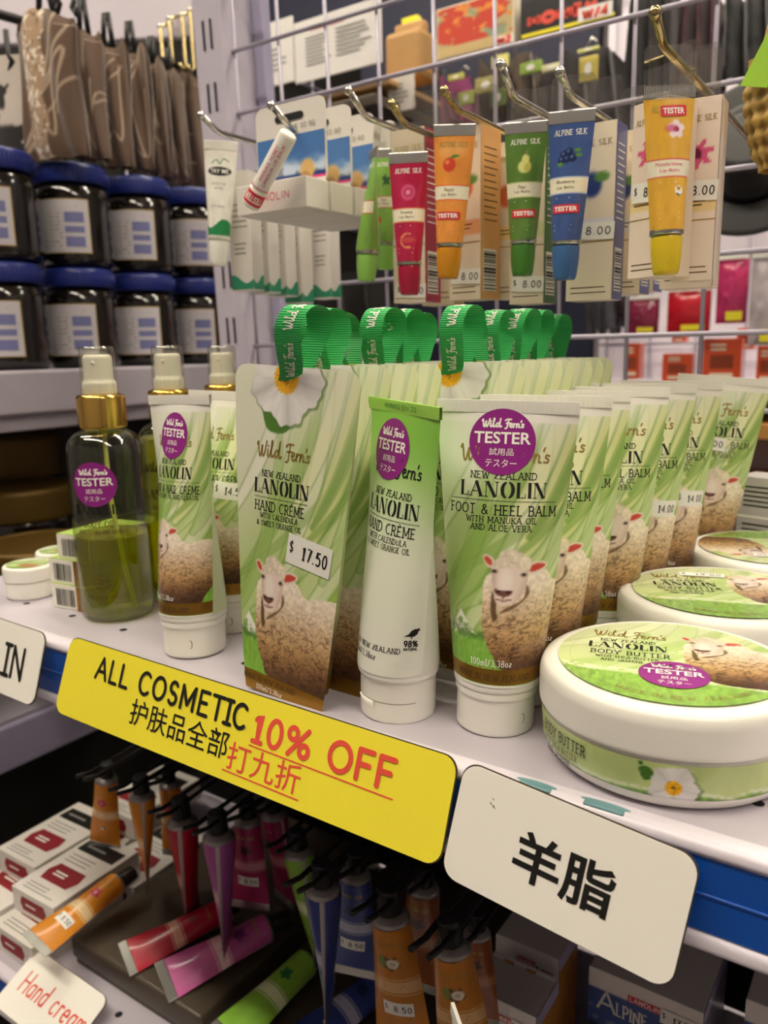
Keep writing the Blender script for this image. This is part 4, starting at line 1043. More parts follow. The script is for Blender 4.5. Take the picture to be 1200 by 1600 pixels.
# ------------------------------------------------------------------ wire grid, upright and hooks
GY, GX0, GS = .576, -.134, .0509
LEAN = .035
grid_ = thing('wire_grid_panel', 'lavender grey wire grid panel holding the hooks above the shelf', 'wire grid', (0, GY, .26), (LEAN, 0, 0))
zs = [.155 + .051 * k - .26 for k in range(-1, 8)]; xs = [GX0 - GS * k for k in range(-5, 9)]
m = M()
for z in zs: m.add(rod([(xs[-1] - .012, -.0028, z), (xs[0] + .012, -.0028, z)], .0018, 8), 'grid_wire')
m.build('horizontal_wires', grid_)
m = M()
for x in xs: m.add(rod([(x, 0, zs[0] - .01), (x, 0, zs[-1] + .01)], .0016, 8), 'grid_wire')
m.build('vertical_wires', grid_)
def slot_face(m, x, y, w, z0, z1, z_off=0):
    q = []
    z = z0
    while z < z1:
        for dx in (-.0055, .0035): q.append((x + dx, z))
        z += .0508
    V, Fc = [], []
    for a, b in q: o = len(V); V += [(a, b), (a + .0028, b), (a + .0028, b + .024), (a, b + .024)]; Fc.append([o, o + 1, o + 2, o + 3])
    ink(m, (np.array(V), Fc), flat_front(y), 'hole_black')
pc = at(369, 250, Y=.565)
up_ = thing('slotted_upright', 'pale lavender slotted steel upright between the honey shelves and the grid', 'shelf upright', (pc.x, .565, .148), (LEAN, 0, 0))
m = M(); m.add(box(-.0175, .03, 0, .035, .06, 1.3, .002), 'post_paint', smooth=False); slot_face(m, -.0175, -.0005, .035, -.6, .6); m.build('post', up_)
m = M(); m.add(box(.0065, .045, 0, .012, .012, 1.25, .001), 'shelf_lavender', smooth=False); m.build('side_flange', up_)

HOOKS = []
def hook(label, tip, bend, y=.392, mt='chrome', drop=.0):
    B = at(*bend, Y=y); T = at(*tip, Y=y - .017)
    t = thing('grid_hook', label, 'hook', (B.x, GY - .004, B.z), (0, 0, 0), 'steel hooks on the wire grid')
    L = GY - .004 - y
    m = M()
    pts = [(0, 0, 0), (0, -L * .6, 0), (0, -L + .004, 0), (0, -L, .0012)] + [(T.x - B.x, T.y - (GY - .004), T.z - B.z)]
    m.add(rod(pts, .0019, 10), mt); m.add(lathe([(0, -.0026), (.0019, -.002), (.0027, 0), (.0019, .002), (0, .0026)], 12), mt, T=Matrix.Translation(pts[-1]))
    m.build('hook_arm', t)
    m = M(); m.add(box(0, .001, .006, .010, .0022, .022, .0006), mt); m.add(rod([(0, .003, -.004), (0, .0085, -.004), (0, .0085, .001)], .0016, 6), mt); m.build('back_plate', t)
    HOOKS.append(t); return B
hook('hook above the orange and pear lip balm tubes, thick bent tip', (783, 102), (800, 150))
hook('hook tip between the pear and blueberry lip balm tubes', (875, 113), (889, 148), .40)
hook('hook carrying the yellow tester lip balm tube, highest of the hooks', (1024, 20), (1034, 70), .358, 'chrome_warm')
hook('hook carrying the orange peach lip balm tube', (694, 142), (708, 168), .395, 'chrome_warm')
hook('hook carrying the red rose lip balm tube', (612, 163), (629, 193), .405, 'chrome_warm')
hook('hook above the green turned lip balm tube at the left', (545, 142), (569, 182), .42)
hook('hook carrying the blue and white carded boxes', (424, 165), (452, 200), .40)
hook('leftmost hook, beside the slotted upright and the white tube', (314, 180), (338, 206), .43)

# ------------------------------------------------------------------ lip balm tubes
LIP = {
 # body, cap, line colour
 'green': ('7fae4a', '93cf5e', 'c8322f'), 'rose': ('b01a44', 'a51038', 'e0a050'), 'peach': ('e5933e', 'd08a12', 'd8482a'),
 'pear': ('5a7f34', '447a28', 'e8e4b0'), 'berry': ('3c5690', '39649c', 'd8dcec'), 'manuka': ('e0ad3c', 'd8bc20', 'd4485a'), 'white': ('efeee2', 'f2f1e8', '2f8a3e')}
def lip_fn(R, L0, L1): return lambda s, z, off: tube_pt(s, z, off, False, R, L0, L1)
def lip_tube(kind, label, top, bot, Y, yaw, tester=None, group=None, ytop=None):
    P = at(*top, Y=ytop or Y); B = at(*bot, Y=Y); ax = P - B; H = ax.length
    q = Vector((0, 0, 1)).rotation_difference(ax.normalized()).to_matrix() @ Matrix.Rotation(yaw, 3, 'Z')
    t = thing('lip_balm_tube', label, 'lip balm tube', B, q.to_euler(), group)
    R = .0900 * H; L0 = .235 * H; L1 = .925 * H; body, capc, lc = LIP[kind]
    fn = lip_fn(R, L0, L1); W = PI * R / 2
    nu, nv = 44, 90
    s = np.linspace(-W, W, nu); z = np.linspace(L0, L1, nv); S, Z = np.meshgrid(s, z); x, y = S.ravel() / H, Z.ravel() / H
    C = np.tile(hx(body), (len(x), 1)); C = C * (.93 + .14 * fbm(x * 30, y * 12, 3))[:, None]
    u = x / .141
    if kind == 'white':
        C = mixc(C, hx('1f8a4e'), (y < .345 + .03 * np.sin(x * 28) + .12 * x) & (y > .25))
    else:
        band = (y > .52) & (y < .605); C = mixc(C, hx('ece6cc'), band)
        C = mixc(C, hx(lc), ((np.abs(y - .515) < .004) | (np.abs(y - .61) < .004)) * .8)
    if kind == 'peach':
        C = mixc(C, hx('f0c080'), .5 * em(x, y, .0, .84, .1, .06, .5)); C = mixc(C, hx('d6452c'), em(x, y, -.02, .74, .042, .046)); C = mixc(C, hx('f0905a'), em(x, y, -.034, .757, .014, .014, .6)); C = mixc(C, hx('4f7a2c'), pm(x * 100, y * 100, [(-2, 78.5), (1, 80.5), (4.5, 80), (2, 78.6)], .3))
    if kind == 'pear':
        C = mixc(C, hx('dfe08a'), np.maximum(em(x, y, 0, .71, .042, .042), em(x, y, .006, .755, .024, .035))); C = mixc(C, hx('b9b24a'), .7 * em(x, y, .018, .70, .02, .03, .5)); C = mixc(C, hx('8a8a4a'), em(x, y, .014, .80, .006, .02))
    if kind == 'berry':
        for a, b in ((-.03, .74), (.0, .755), (-.012, .715), (.022, .72), (-.042, .71)): C = mixc(C, hx('17264f'), em(x, y, a, b, .024, .024)); C = mixc(C, hx('6f86b8'), .8 * em(x, y, a - .005, b + .007, .008, .008, .5))
        for a, b in ((.05, .765), (.058, .735), (-.05, .685)): C = mixc(C, hx('5a8a3c'), em(x, y, a, b, .02, .011, .3))
    if kind == 'rose':
        for k in range(3): C = mixc(C, hx(('d45f86', 'b83560', 'e58aa6')[k]), em(x, y, 0, .72, (.05, .034, .016)[k], (.055, .036, .018)[k], .25))
        C = mixc(C, hx('e7a868'), .8 * (np.abs(np.hypot(x, (y - .38)) - .05) < .006) * (x < .02)); C = mixc(C, hx('d2624a'), .6 * em(x, y, .0, .385, .06, .02, .4))
    if kind == 'manuka':
        for k in range(5): a = k * 2 * PI / 5 + .3; C = mixc(C, hx('f0dfe2'), em(x, y, .03 + .03 * math.cos(a), .765 + .03 * math.sin(a), .02, .02))
        C = mixc(C, hx('8a1f4a'), em(x, y, .03, .765, .016, .016)); C = mixc(C, hx('c23a6a'), .7 * em(x, y, .005, .77, .03, .02, .5))
    if kind == 'green':
        C = mixc(C, hx('2c5a2e'), pm(x * 100, y * 100, [(-4, 76), (-1, 79), (0, 76), (4, 77), (2, 73), (4, 70), (0, 71), (-3, 69), (-2, 73)], .4, False)); C = mixc(C, hx('c8322f'), em(x, y, -.05, .41, .03, .03))
    m = M(); v, f = gridf(np.stack([fn(S, Z, 0)[..., i] for i in range(3)], -1)); m.add((v, f), 'print_gloss', C)
    S2, Z2 = np.meshgrid(np.linspace(-W, W, 16), np.linspace(L0, L1, 18)); v, f = gridf(tube_pt(S2, Z2, 0, True, R, L0, L1)); m.add((v, f[:, ::-1]), 'print_gloss', hx(body))
    I = lambda q_, mt_: ink(m, (q_[0] * H, q_[1]), lambda a, b: fn(a, b, .00012), mt_)
    tx = {'peach': ('Peach', 'Lip Balm'), 'pear': ('Pear', 'Lip Balm'), 'berry': ('Blueberry', 'Lip Balm'), 'manuka': ('Manuka Honey', 'Lip Balm'), 'rose': ('Rosehip', 'Lip Balm'), 'green': ('Kiwi', 'Lip Balm')}.get(kind)
    if tx:
        I(fit(btext(tx[0]), .012 * len(tx[0]), .024, -.01, .578), 'brown_ink' if kind != 'manuka' else 'pink_ink'); I(fit(btext(tx[1]), .10, .022, -.01, .545), 'brown_ink' if kind != 'manuka' else 'pink_ink')
        I(stext('ALPINE SILK', .19, .03, .004, 0, .872, True), 'gold_ink' if kind in ('manuka', 'peach') else 'price_paper')
        I(lines(-.06, .06, .475, .495, 1, .006, 2), 'price_paper'); I(lines(-.07, .07, .28, .34, 2, .006, 5), 'price_paper')
    if kind == 'manuka':
        I(poly2([(.035 + .026 * math.sin(k * PI / 3), .44 + .028 * math.cos(k * PI / 3)) for k in range(6)]), 'price_paper'); I(poly2([(.012, .435), (.035, .42), (.058, .435), (.058, .425), (.035, .408), (.012, .425)]), 'black_ink'); I(fit(btext('10+'), .02, .01, .035, .452), 'black_ink')
    if kind == 'white':
        ex = np.cos(np.linspace(PI, 0, 15)); I((np.array([(.1 * e, .76 + q * .036 * math.sqrt(max(0, 1 - e * e))) for e in ex for q in (-1, 1)]), [[2 * i, 2 * i + 2, 2 * i + 3, 2 * i + 1] for i in range(14)]), 'black_ink')
        ink(m, (fit(btext('TRY ME', .01), .15, .034, 0, .76)[0] * H, btext('TRY ME', .01)[1]), lambda a, b: fn(a, b, .0003), 'white_ink')
        I(stext('POSITIVE', .11, .018, .003, 0, .66), 'grey_ink'); I(stext('ACNE', .07, .018, .003, 0, .625), 'grey_ink'); I(stext('NATURAL', .12, .014, .003, 0, .48), 'grey_ink'); I(stext('50g', .05, .014, .003, 0, .455) if False else lines(-.05, .05, .44, .46, 1, .008, 1), 'grey_ink')
        I(script(.17, .035, .005, 0, .835) if False else ribbon2([catmull([(-.07, .82), (-.03, .85), (0, .82), (.03, .86), (.07, .84)], 5)], [.008], True), 'green_ink')
    m.build('tube_body', t)
    m = M(); hw = W + .0001
    m.add(box(0, 0, (L1 + H) / 2, 2 * hw, .0009, H - L1, .0003), 'silver_foil' if kind not in ('manuka', 'white') else 'clear_plastic' if kind == 'manuka' else 'white_plastic', smooth=False)
    n = 30
    for k in range(n): m.add(box(-hw + (k + .5) * 2 * hw / n, -.0005, (L1 + H) / 2, hw / n, .0003, (H - L1) * .8), 'silver_foil' if kind != 'white' else 'white_plastic', smooth=False)
    m.build('crimped_end', t)
    m = M(); m.add(lathe([(R * 1.01, L0 + .001), (R * 1.03, L0), (R * 1.03, L0 - .02 * H), (R * .98, L0 - .022 * H), (.001, L0 - .022 * H)], 32), 'silver_foil' if kind != 'white' else 'white_plastic'); m.build('collar', t)
    m = M(); c0 = L0 - .022 * H
    m.add(lathe(smoothprof([(R * .4, c0), (R * .97, c0), (R * .93, c0 * .5), (R * .80, .0015), (R * .70, 0), (0, 0)], 4, .0015), 32), 'print_gloss', hx(capc)); m.build('cap', t)
    if kind != 'white':
        m = M(); T = Matrix.Translation((0, .0012, H * .985))
        m.add(plate(rrect(-W * .95, 0, W * .95, H * .22, .003), .0004), 'clear_plastic', smooth=False, T=T); m.build('hang_tab', t, label='clear plastic hang tab')
    if tester:
        m = M(); tx_, tz, tw, th_ = tester
        I2 = lambda q_, mt_, o_: ink(m, (q_[0] * H, q_[1]), lambda a, b: fn(a, b, o_), mt_)
        o = rrect(tx_ - tw / 2, tz - th_ / 2, tx_ + tw / 2, tz + th_ / 2, .01, 3)
        V, Fc = [], []
        for k in range(13):
            xx = tx_ - tw / 2 + tw * k / 12; V += [(xx, tz - th_ / 2 + (.004 if k in (0, 12) else 0)), (xx, tz + th_ / 2 - (.004 if k in (0, 12) else 0))]
            if k: Fc.append([2 * k - 2, 2 * k, 2 * k + 1, 2 * k - 1])
        I2((np.array(V), Fc), 'red_sticker', .00028); I2(fit(btext('TESTER', .03), tw * .82, th_ * .55, tx_, tz), 'white_ink', .0004); m.build('tester_sticker', t, label='red tester sticker')
    return t, H
HG = 'tester lip balm tubes hung on hooks'
lip_tube('green', 'pale green lip balm tube turned edge on, leftmost of the lip balms', (584, 232), (572, 440), .42, -.75, group=HG)
lip_tube('green', 'darker seen green lip balm tube just behind the edge on green one', (607, 232), (602, 422), .455, .25, group=HG)
lip_tube('rose', 'dark red rose lip balm tube with a red cap, lowest of the lip balms', (638, 238), (640, 461), .40, .45, group=HG)
lip_tube('peach', 'orange peach lip balm tube with mustard cap and tester sticker', (711, 194), (700, 436), .40, .35, (-.01, .41, .17, .052), HG)
lip_tube('pear', 'dark green pear lip balm tube with a red tester sticker', (822, 190), (816, 432), .41, .35, (.005, .405, .17, .052), HG)
lip_tube('berry', 'blue blueberry lip balm tube with a red tester sticker', (894, 172), (882, 438), .40, .2, (.0, .42, .17, .052), HG)
lip_tube('manuka', 'yellow lip balm tube with tester sticker at its top, nearest to the right', (1046, 132), (1040, 430), .372, .62, (.02, .862, .14, .058), HG)
tw_, _ = lip_tube('white', 'white tube with green wave and black oval badge, leftmost on the grid', (345, 220), (342, 416), .43, .55)

# ------------------------------------------------------------------ lip balm cartons behind the tubes
def carton(label, x, ztop_px, zbot_px, Y, W, D, yaw, side, icon, price=None, band='f0d27a', tab=True, front='e9dcc4', sidetxt=True):
    B = at(x, zbot_px, Y=Y); P = at(x, ztop_px, Y=Y); H = P.z - B.z
    t = thing('lip_balm_carton', label, 'carton', B, (0, 0, yaw), 'lip balm cartons hung behind the testers')
    m = M(); m.add(box(W / 2, D / 2, H / 2, W, D, H, .0004), 'print_satin', hx(front), smooth=False); m.build('carton', t)
    m = M(); g = flat_front(-.0002); g2 = flat_front(-.0003)
    n1, n2 = 22, 70; X_, Z_ = np.meshgrid(np.linspace(0, W, n1), np.linspace(0, H, n2)); x_, y_ = X_.ravel() / W, Z_.ravel() / H
    C = np.tile(hx(front), (len(x_), 1)); C = mixc(C, hx(band), ((y_ > .38) & (y_ < .47)) * .8)
    if icon == 'flower':
        a = np.arctan2((y_ - .7) * H, (x_ - .5) * W); r = np.hypot((y_ - .7) * H, (x_ - .5) * W); C = mixc(C, hx('d8447f'), (r < .0052 * (1 + .35 * np.sin(7 * a))) * .85); C = mixc(C, hx('6a1840'), (r < .002))
    else:
        C = mixc(C, hx(icon), em(x_ * W, y_ * H, W * .5, H * .66, .0055, .0062, .25)); C = mixc(C, hx('5a8a3c'), em(x_ * W, y_ * H, W * .72, H * .7, .004, .0025, .3))
    v, f = gridf(np.stack([X_, np.full_like(X_, -.0002), Z_], -1)); m.add((v, f), 'print_satin', C, smooth=False)
    ink(m, stext('ALPINE SILK', W * .8, H * .03, .0003, W / 2, H * .89, True), g2, 'gold_ink'); ink(m, lines(W * .12, W * .8, H * .41, H * .455, 2, .0006, 3), g2, 'brown_ink')
    ink(m, (np.array([(0, H * .335), (W, H * .335), (W, H * .342), (0, H * .342)]), [[0, 1, 2, 3]]), g2, 'gold_ink'); ink(m, lines(W * .1, W * .9, H * .03, H * .09, 2, .0005, 4), g2, 'brown_ink')
    m.build('printed_front', t)
    m = M(); gr = flat_right(W + .0002); ink(m, (np.array([(0, 0), (D, 0), (D, H), (0, H)]), [[0, 1, 2, 3]]), gr, 'print_satin', hx(side))
    if sidetxt: ink(m, lines(D * .15, D * .85, H * .45, H * .9, 12, .0006, 7), flat_right(W + .0003), 'price_paper' if side < 'c' else 'brown_ink'); ink(m, (np.array([(D * .12, H * .05), (D * .8, H * .05), (D * .8, H * .3), (D * .12, H * .3)]), [[0, 1, 2, 3]]), flat_right(W + .0003), 'price_paper'); b = bars(H * .06, H * .29, D * .15, D * .77, 5, 14); ink(m, (b[0][:, ::-1], b[1]), flat_right(W + .0004), 'black_ink')
    m.build('side_panel', t)
    if price:
        m = M(); fn = lambda a, b, o_: np.stack([a, np.full(np.shape(a), -.0004 - o_), b], -1); price_tag(m, fn, W * .55, H * price, W * .95, .0085, '8.00', -.05); m.build('price_sticker', t)
    if tab:
        m = M(); m.add(plate(rrect(W * .15, H - .004, W * .85, H + .026, .003), .0004), 'clear_plastic', smooth=False, T=Matrix.Translation((0, D + .0005, 0))); m.build('hang_tab', t, label='clear plastic hang tab')
    return t
carton('cream carton behind the red rose tube, a price sticker at its foot', 616, 205, 474, .435, .0225, .020, .05, 'a8324a', 'c23a5c', .07, 'e8b0a8')
carton('second cream carton behind the red rose tube, further back', 660, 215, 478, .470, .0225, .018, .12, '9a8a5a', 'c23a5c', None)
carton('cream carton with peach coloured side, priced 8.00, behind the orange tube', 703, 205, 470, .425, .0215, .020, -.12, 'dba66a', 'd8663a', .14, 'e8a06a')
carton('second cream carton with olive side, behind the one beside the orange tube', 770, 225, 468, .450, .017, .018, .05, 'b5a05a', 'd8663a', None)
carton('cream carton with green side and price at its foot behind the pear tube', 796, 205, 476, .436, .0205, .020, .02, '3f6f2c', 'cfd07a', .115, 'cfd9a0')
carton('cream carton with blue violet side behind the blueberry tube, nearest of them', 884, 200, 471, .420, .0245, .017, .02, '5e6290', '2e3f7a', .40, 'dfe0e8')
carton('second carton with blue violet side, right behind the nearest one', 935, 212, 462, .446, .0225, .017, .0, '5e6290', '2e3f7a', None, 'dfe0e8')
carton('third carton with blue violet side, furthest of the blueberry ones', 958, 220, 458, .470, .0225, .017, .0, '5e6290', '2e3f7a', None, 'dfe0e8')
carton('pale pink manuka carton left of the yellow tube, turned to the left', 981, 168, 436, .385, .0195, .018, -.45, 'dccbb0', 'flower', .49, 'e8cf8a', front='ecdccc', sidetxt=False)
carton('pale pink manuka carton right of the yellow tube, price 8.00 across its middle', 1047, 160, 440, .394, .0180, .014, .12, 'd8c6ae', 'flower', .50, 'e8cf8a', front='ecdccc', sidetxt=False)
carton('yellow carton directly behind the yellow tube, its barcode patch below the cap', 1017, 210, 434, .390, .0150, .012, .10, 'd8b23c', 'flower', None, 'e2b83c', front='e2b84a', sidetxt=False)
carton('pale pink manuka carton furthest back, only its foot showing below', 1030, 165, 452, .418, .0245, .016, .05, 'd8c6ae', 'flower', None, 'e8cf8a', front='ecdccc', sidetxt=False)

# ------------------------------------------------------------------ carded lip care boxes
def carded_box(label, loc):
    W, D, BH_, CH = .0560, .0215, .0175, .0660
    t = thing('carded_box', label, 'carded box', loc, (0, 0, .0), 'blue and white carded boxes')
    m = M(); m.add(box(W / 2, D / 2, BH_ / 2, W, D, BH_, .0006), 'carton_white', smooth=False)
    ink(m, stext('LANOLIN', .030, .0042, .0005, W / 2, BH_ * .5), flat_front(-.0002), 'pink_ink'); m.build('box', t)
    m = M(); n1, n2 = 60, 60; X_, Z_ = np.meshgrid(np.linspace(.001, W - .001, n1), np.linspace(BH_, CH - .001, n2)); x_, z_ = X_.ravel() * 1000, Z_.ravel() * 1000
    m.add(plate(rrect(0, BH_ - .001, W, CH, .006), .0008), 'carton_white', smooth=False, T=Matrix.Translation((0, D - .0008, 0)))
    Z2 = np.minimum(Z_, CH - .019); z2 = Z2.ravel() * 1000
    nz = fbm(x_ / 6, z2 / 5, 4, 4); C = mixc(np.tile(hx('4a78b4'), (len(x_), 1)), hx('c8d8ea'), sstep(38, 30, z2 + 6 * nz)); C = mixc(C, hx('8a8f9a'), sstep(.5, .62, fbm(x_ / 4, z2 / 4, 9)) * sstep(33, 27, z2)); C = mixc(C, hx('1f3f80'), sstep(25, 23.5, z2))
    C = mixc(C, hx('e7e4dc'), z2 < 20.5); C = mixc(C, hx('d8447f'), (np.abs(z2 - 21) < .6)); C = mixc(C, hx('d8b070'), em(x_, z2, 41, 26, 5.5, 6, .25)); C = mixc(C, hx('b08a54'), em(x_, z2, 39, 22, 4, 3, .3))
    v, f = gridf(np.stack([X_, np.full_like(X_, D - .0011), Z2], -1)); m.add((v, f), 'print_satin', C, smooth=False)
    ink(m, stext('MERINO', .022, .0032, .0005, W * .5, .0430, True), flat_front(D - .0013), 'white_ink') if False else None
    ink(m, ([(W / 2 - .009 + .0025 * math.cos(a), CH - .0085 + .0022 * math.sin(a)) for a in np.linspace(PI / 2, 1.5 * PI, 7)] + [(W / 2 + .009 + .0025 * math.cos(a), CH - .0085 + .0022 * math.sin(a)) for a in np.linspace(-PI / 2, PI / 2, 7)], [list(range(14))]) if False else poly2([(W / 2 - .009 + .0025 * math.cos(a), CH - .0085 + .0022 * math.sin(a)) for a in np.linspace(PI / 2, 1.5 * PI, 7)] + [(W / 2 + .009 + .0025 * math.cos(a), CH - .0085 + .0022 * math.sin(a)) for a in np.linspace(-PI / 2, PI / 2, 7)]), flat_front(D - .0013), 'hole_black')
    ink(m, stext('$ 10.90', .016, .003, .0004, W * .72, CH - .0145), flat_front(D - .0013), 'grey_ink'); m.build('backing_card', t)
    return t
b0 = at(371, 339, Y=.385)
for k, nm in enumerate(('frontmost blue and white carded box, a lip balm stick hanging before it', 'second blue and white carded box from the front', 'third blue and white carded box from the front', 'rearmost blue and white carded box of the four')):
    carded_box(nm, (b0.x + .0012 * k, b0.y + .0235 * k, b0.z))
# lip balm stick
P, B = at(452, 208, Y=.372), at(391, 322, Y=.372); ax = P - B; H = ax.length
t = thing('lip_balm_stick', 'white lip balm stick with a magenta tester band hanging slanted', 'lip balm', B, (Vector((0, 0, 1)).rotation_difference(ax.normalized()).to_matrix() @ Matrix.Rotation(.6, 3, 'Z')).to_euler())
R = .0054; m = M(); m.add(lathe(smoothprof([(0, H * .24), (R * .97, H * .24), (R * .97, H * .97), (R * .85, H), (0, H)], 4, .001), 36), 'white_plastic')
fn = lambda a, z: np.stack([(R + .0001) * np.sin(a / R), -(R + .0001) * np.cos(a / R), z], -1)
def along(q): return np.stack([-q[0][:, 1], q[0][:, 0]], 1), q[1]
for dx, s_, ln in ((.0015, 'LANOLIN LIP BALM', .026), (-.0016, 'MANUKA HONEY', .022)):
    v, f = along(stext(s_, ln, .0018, .0003)); ink(m, (v + [dx, H * .6], f), fn, 'pink_ink')
ink(m, (np.array([(a, z) for a in np.linspace(-PI * R, PI * R, 30) for z in (H * .27, H * .28)]), [[2 * i, 2 * i + 2, 2 * i + 3, 2 * i + 1] for i in range(29)]), fn, 'pink_ink')
m.build('stick', t)
m = M(); m.add(lathe(smoothprof([(0, H * .24), (R, H * .238), (R, .001), (R * .9, 0), (0, 0)], 4, .0006), 36), 'white_plastic')
ink(m, (np.array([(a, z) for a in np.linspace(-PI * R, PI * R, 30) for z in (H * .05, H * .21)]), [[2 * i, 2 * i + 2, 2 * i + 3, 2 * i + 1] for i in range(29)]), fn, 'red_sticker')
fn2 = lambda a, z: np.stack([(R + .0003) * np.sin(a / R), -(R + .0003) * np.cos(a / R), z], -1)
v, f = fit(btext('TESTER', .02), .0115, .0040, 0, H * .13, PI); ink(m, (v, f), fn2, 'white_ink'); m.build('cap', t)
# white cartons with a green wave along the foot
def wave_carton(label, px, py, Y, h, yaw):
    W, D = .0190, .0130; B = at(px, py, Y=Y)
    t = thing('ointment_carton', label, 'carton', B, (0, 0, yaw), 'white cartons with a green wave')
    m = M(); m.add(box(W / 2, D / 2, h / 2, W, D, h, .0005), 'carton_white', smooth=False); m.build('carton', t)
    m = M(); n1, n2 = 26, 10; X_, Z_ = np.meshgrid(np.linspace(0, W, n1), np.linspace(0, 1, n2)); top = .0085 + .003 * np.sin(X_ / W * 5 + 1.2)
    Z_ = .0012 + Z_ * (top - .0012); v, f = gridf(np.stack([X_, np.full_like(X_, -.0002), Z_], -1)); m.add((v, f), 'print_satin', hx('2f8f6a'), smooth=False)
    v, f = gridf(np.stack([np.full_like(X_, W + .0002), X_ * D / W, Z_[:, ::-1]], -1)); m.add((v, f), 'print_satin', hx('2f8f6a'), smooth=False)
    ink(m, lines(W * .2, W * .8, h * .3, h * .42, 3, .0011, 3), flat_front(-.0002), 'grey_ink'); ink(m, lines(W * .15, W * .85, h * .52, h * .75, 5, .0009, 4), flat_front(-.0002), 'grey_ink'); m.build('printed_wave', t)
    return t
for k, (a, b, y, yw) in enumerate(((364, 456, .440, .12), (392, 460, .462, .05), (420, 465, .484, .0), (446, 476, .500, -.05), (489, 468, .520, .0))):
    wave_carton(('nearest', 'second', 'third', 'lowest hanging', 'rearmost')[k] + ' white carton with green wave foot below the carded boxes', a, b, y, .082, yw)
# ------------------------------------------------------------------ lower shelf
LZ, LY = -.280, .252
low = thing('lower_shelf', 'lavender perforated lower shelf carrying trays and hand cream tubes', 'shelf', (0, 0, 0))
m = M(); m.add(box(-.16, LY + .150, LZ - .003, .88, .30, .006, .001), 'shelf_paint', smooth=False)
V, Fc = [], []
for i in range(34):
    x, y = -.58 + .0246 * i, LY + .020; o = len(V); V += [(x + .0026 * math.cos(k * PI / 5), y + .0026 * math.sin(k * PI / 5)) for k in range(10)]; Fc.append([o + k for k in range(10)])
ink(m, (np.array(V), Fc), flat_top(LZ + .00012), 'hole_black'); m.build('shelf_board', low)
m = M(); pr = [(y + LY - FY, z + LZ) for y, z in prof]; P = np.stack([np.stack([np.array([x, y, z]) for x in (-.60, .28)]) for y, z in smoothprof(pr, 4, .0012)]); m.add(gridf(P), 'rail_white'); m.build('price_rail', low, label='white plastic price rail')
m = M(); m.add(box(-.16, LY - .0022, LZ - .0182, .88, .0012, .0252, .0003), 'rail_blue', smooth=False); m.build('rail_insert', low, label='blue strip in the rail')
c = at(78, 1568, Z=LZ + .004)
hs = sign('shelf_label', (c.x, c.y, c.z + .002), (.0800, .040), -1.12, .02, 'white sign with red Hand cream lettering at the bottom left corner', 'sign', 'sign_white', .007)
m = M(); ink(m, stext('Hand cream', .068, .0128, .0012, .004, .001, caps=True, gap=.18), ff, 'red_ink'); m.build('red_lettering', hs)

# trays the tubes lie on
def tray(label, x0, y0, x1, y1, z0, h):
    t = thing('flat_box', label, 'box', ((x0 + x1) / 2, (y0 + y1) / 2, z0)); W, D = x1 - x0, y1 - y0
    m = M(); m.add(box(0, 0, h * .45, W - .004, D - .004, h * .9, .001), 'tray_brown', smooth=False); m.build('base', t)
    m = M(); m.add(box(0, 0, h * .62, W, D, h * .76, .003, 3), 'tray_brown', smooth=True); m.build('lid', t); return t
TZ = LZ + .0225
A, Bq, Cq = at(112, 1460, Z=TZ), at(308, 1594, Z=TZ), at(486, 1442, Z=TZ)
tray('dark olive brown flat box under the red and pink lying tubes', A.x, (A.y + Bq.y) / 2, Bq.x, .484, LZ, .0225)
D0 = at(360, 1592, Z=TZ)
tray('second dark olive brown flat box, under the green and blue lying tubes', Bq.x + .012, (A.y + Bq.y) / 2 + .004, Bq.x + .16, .484, LZ, .0225)

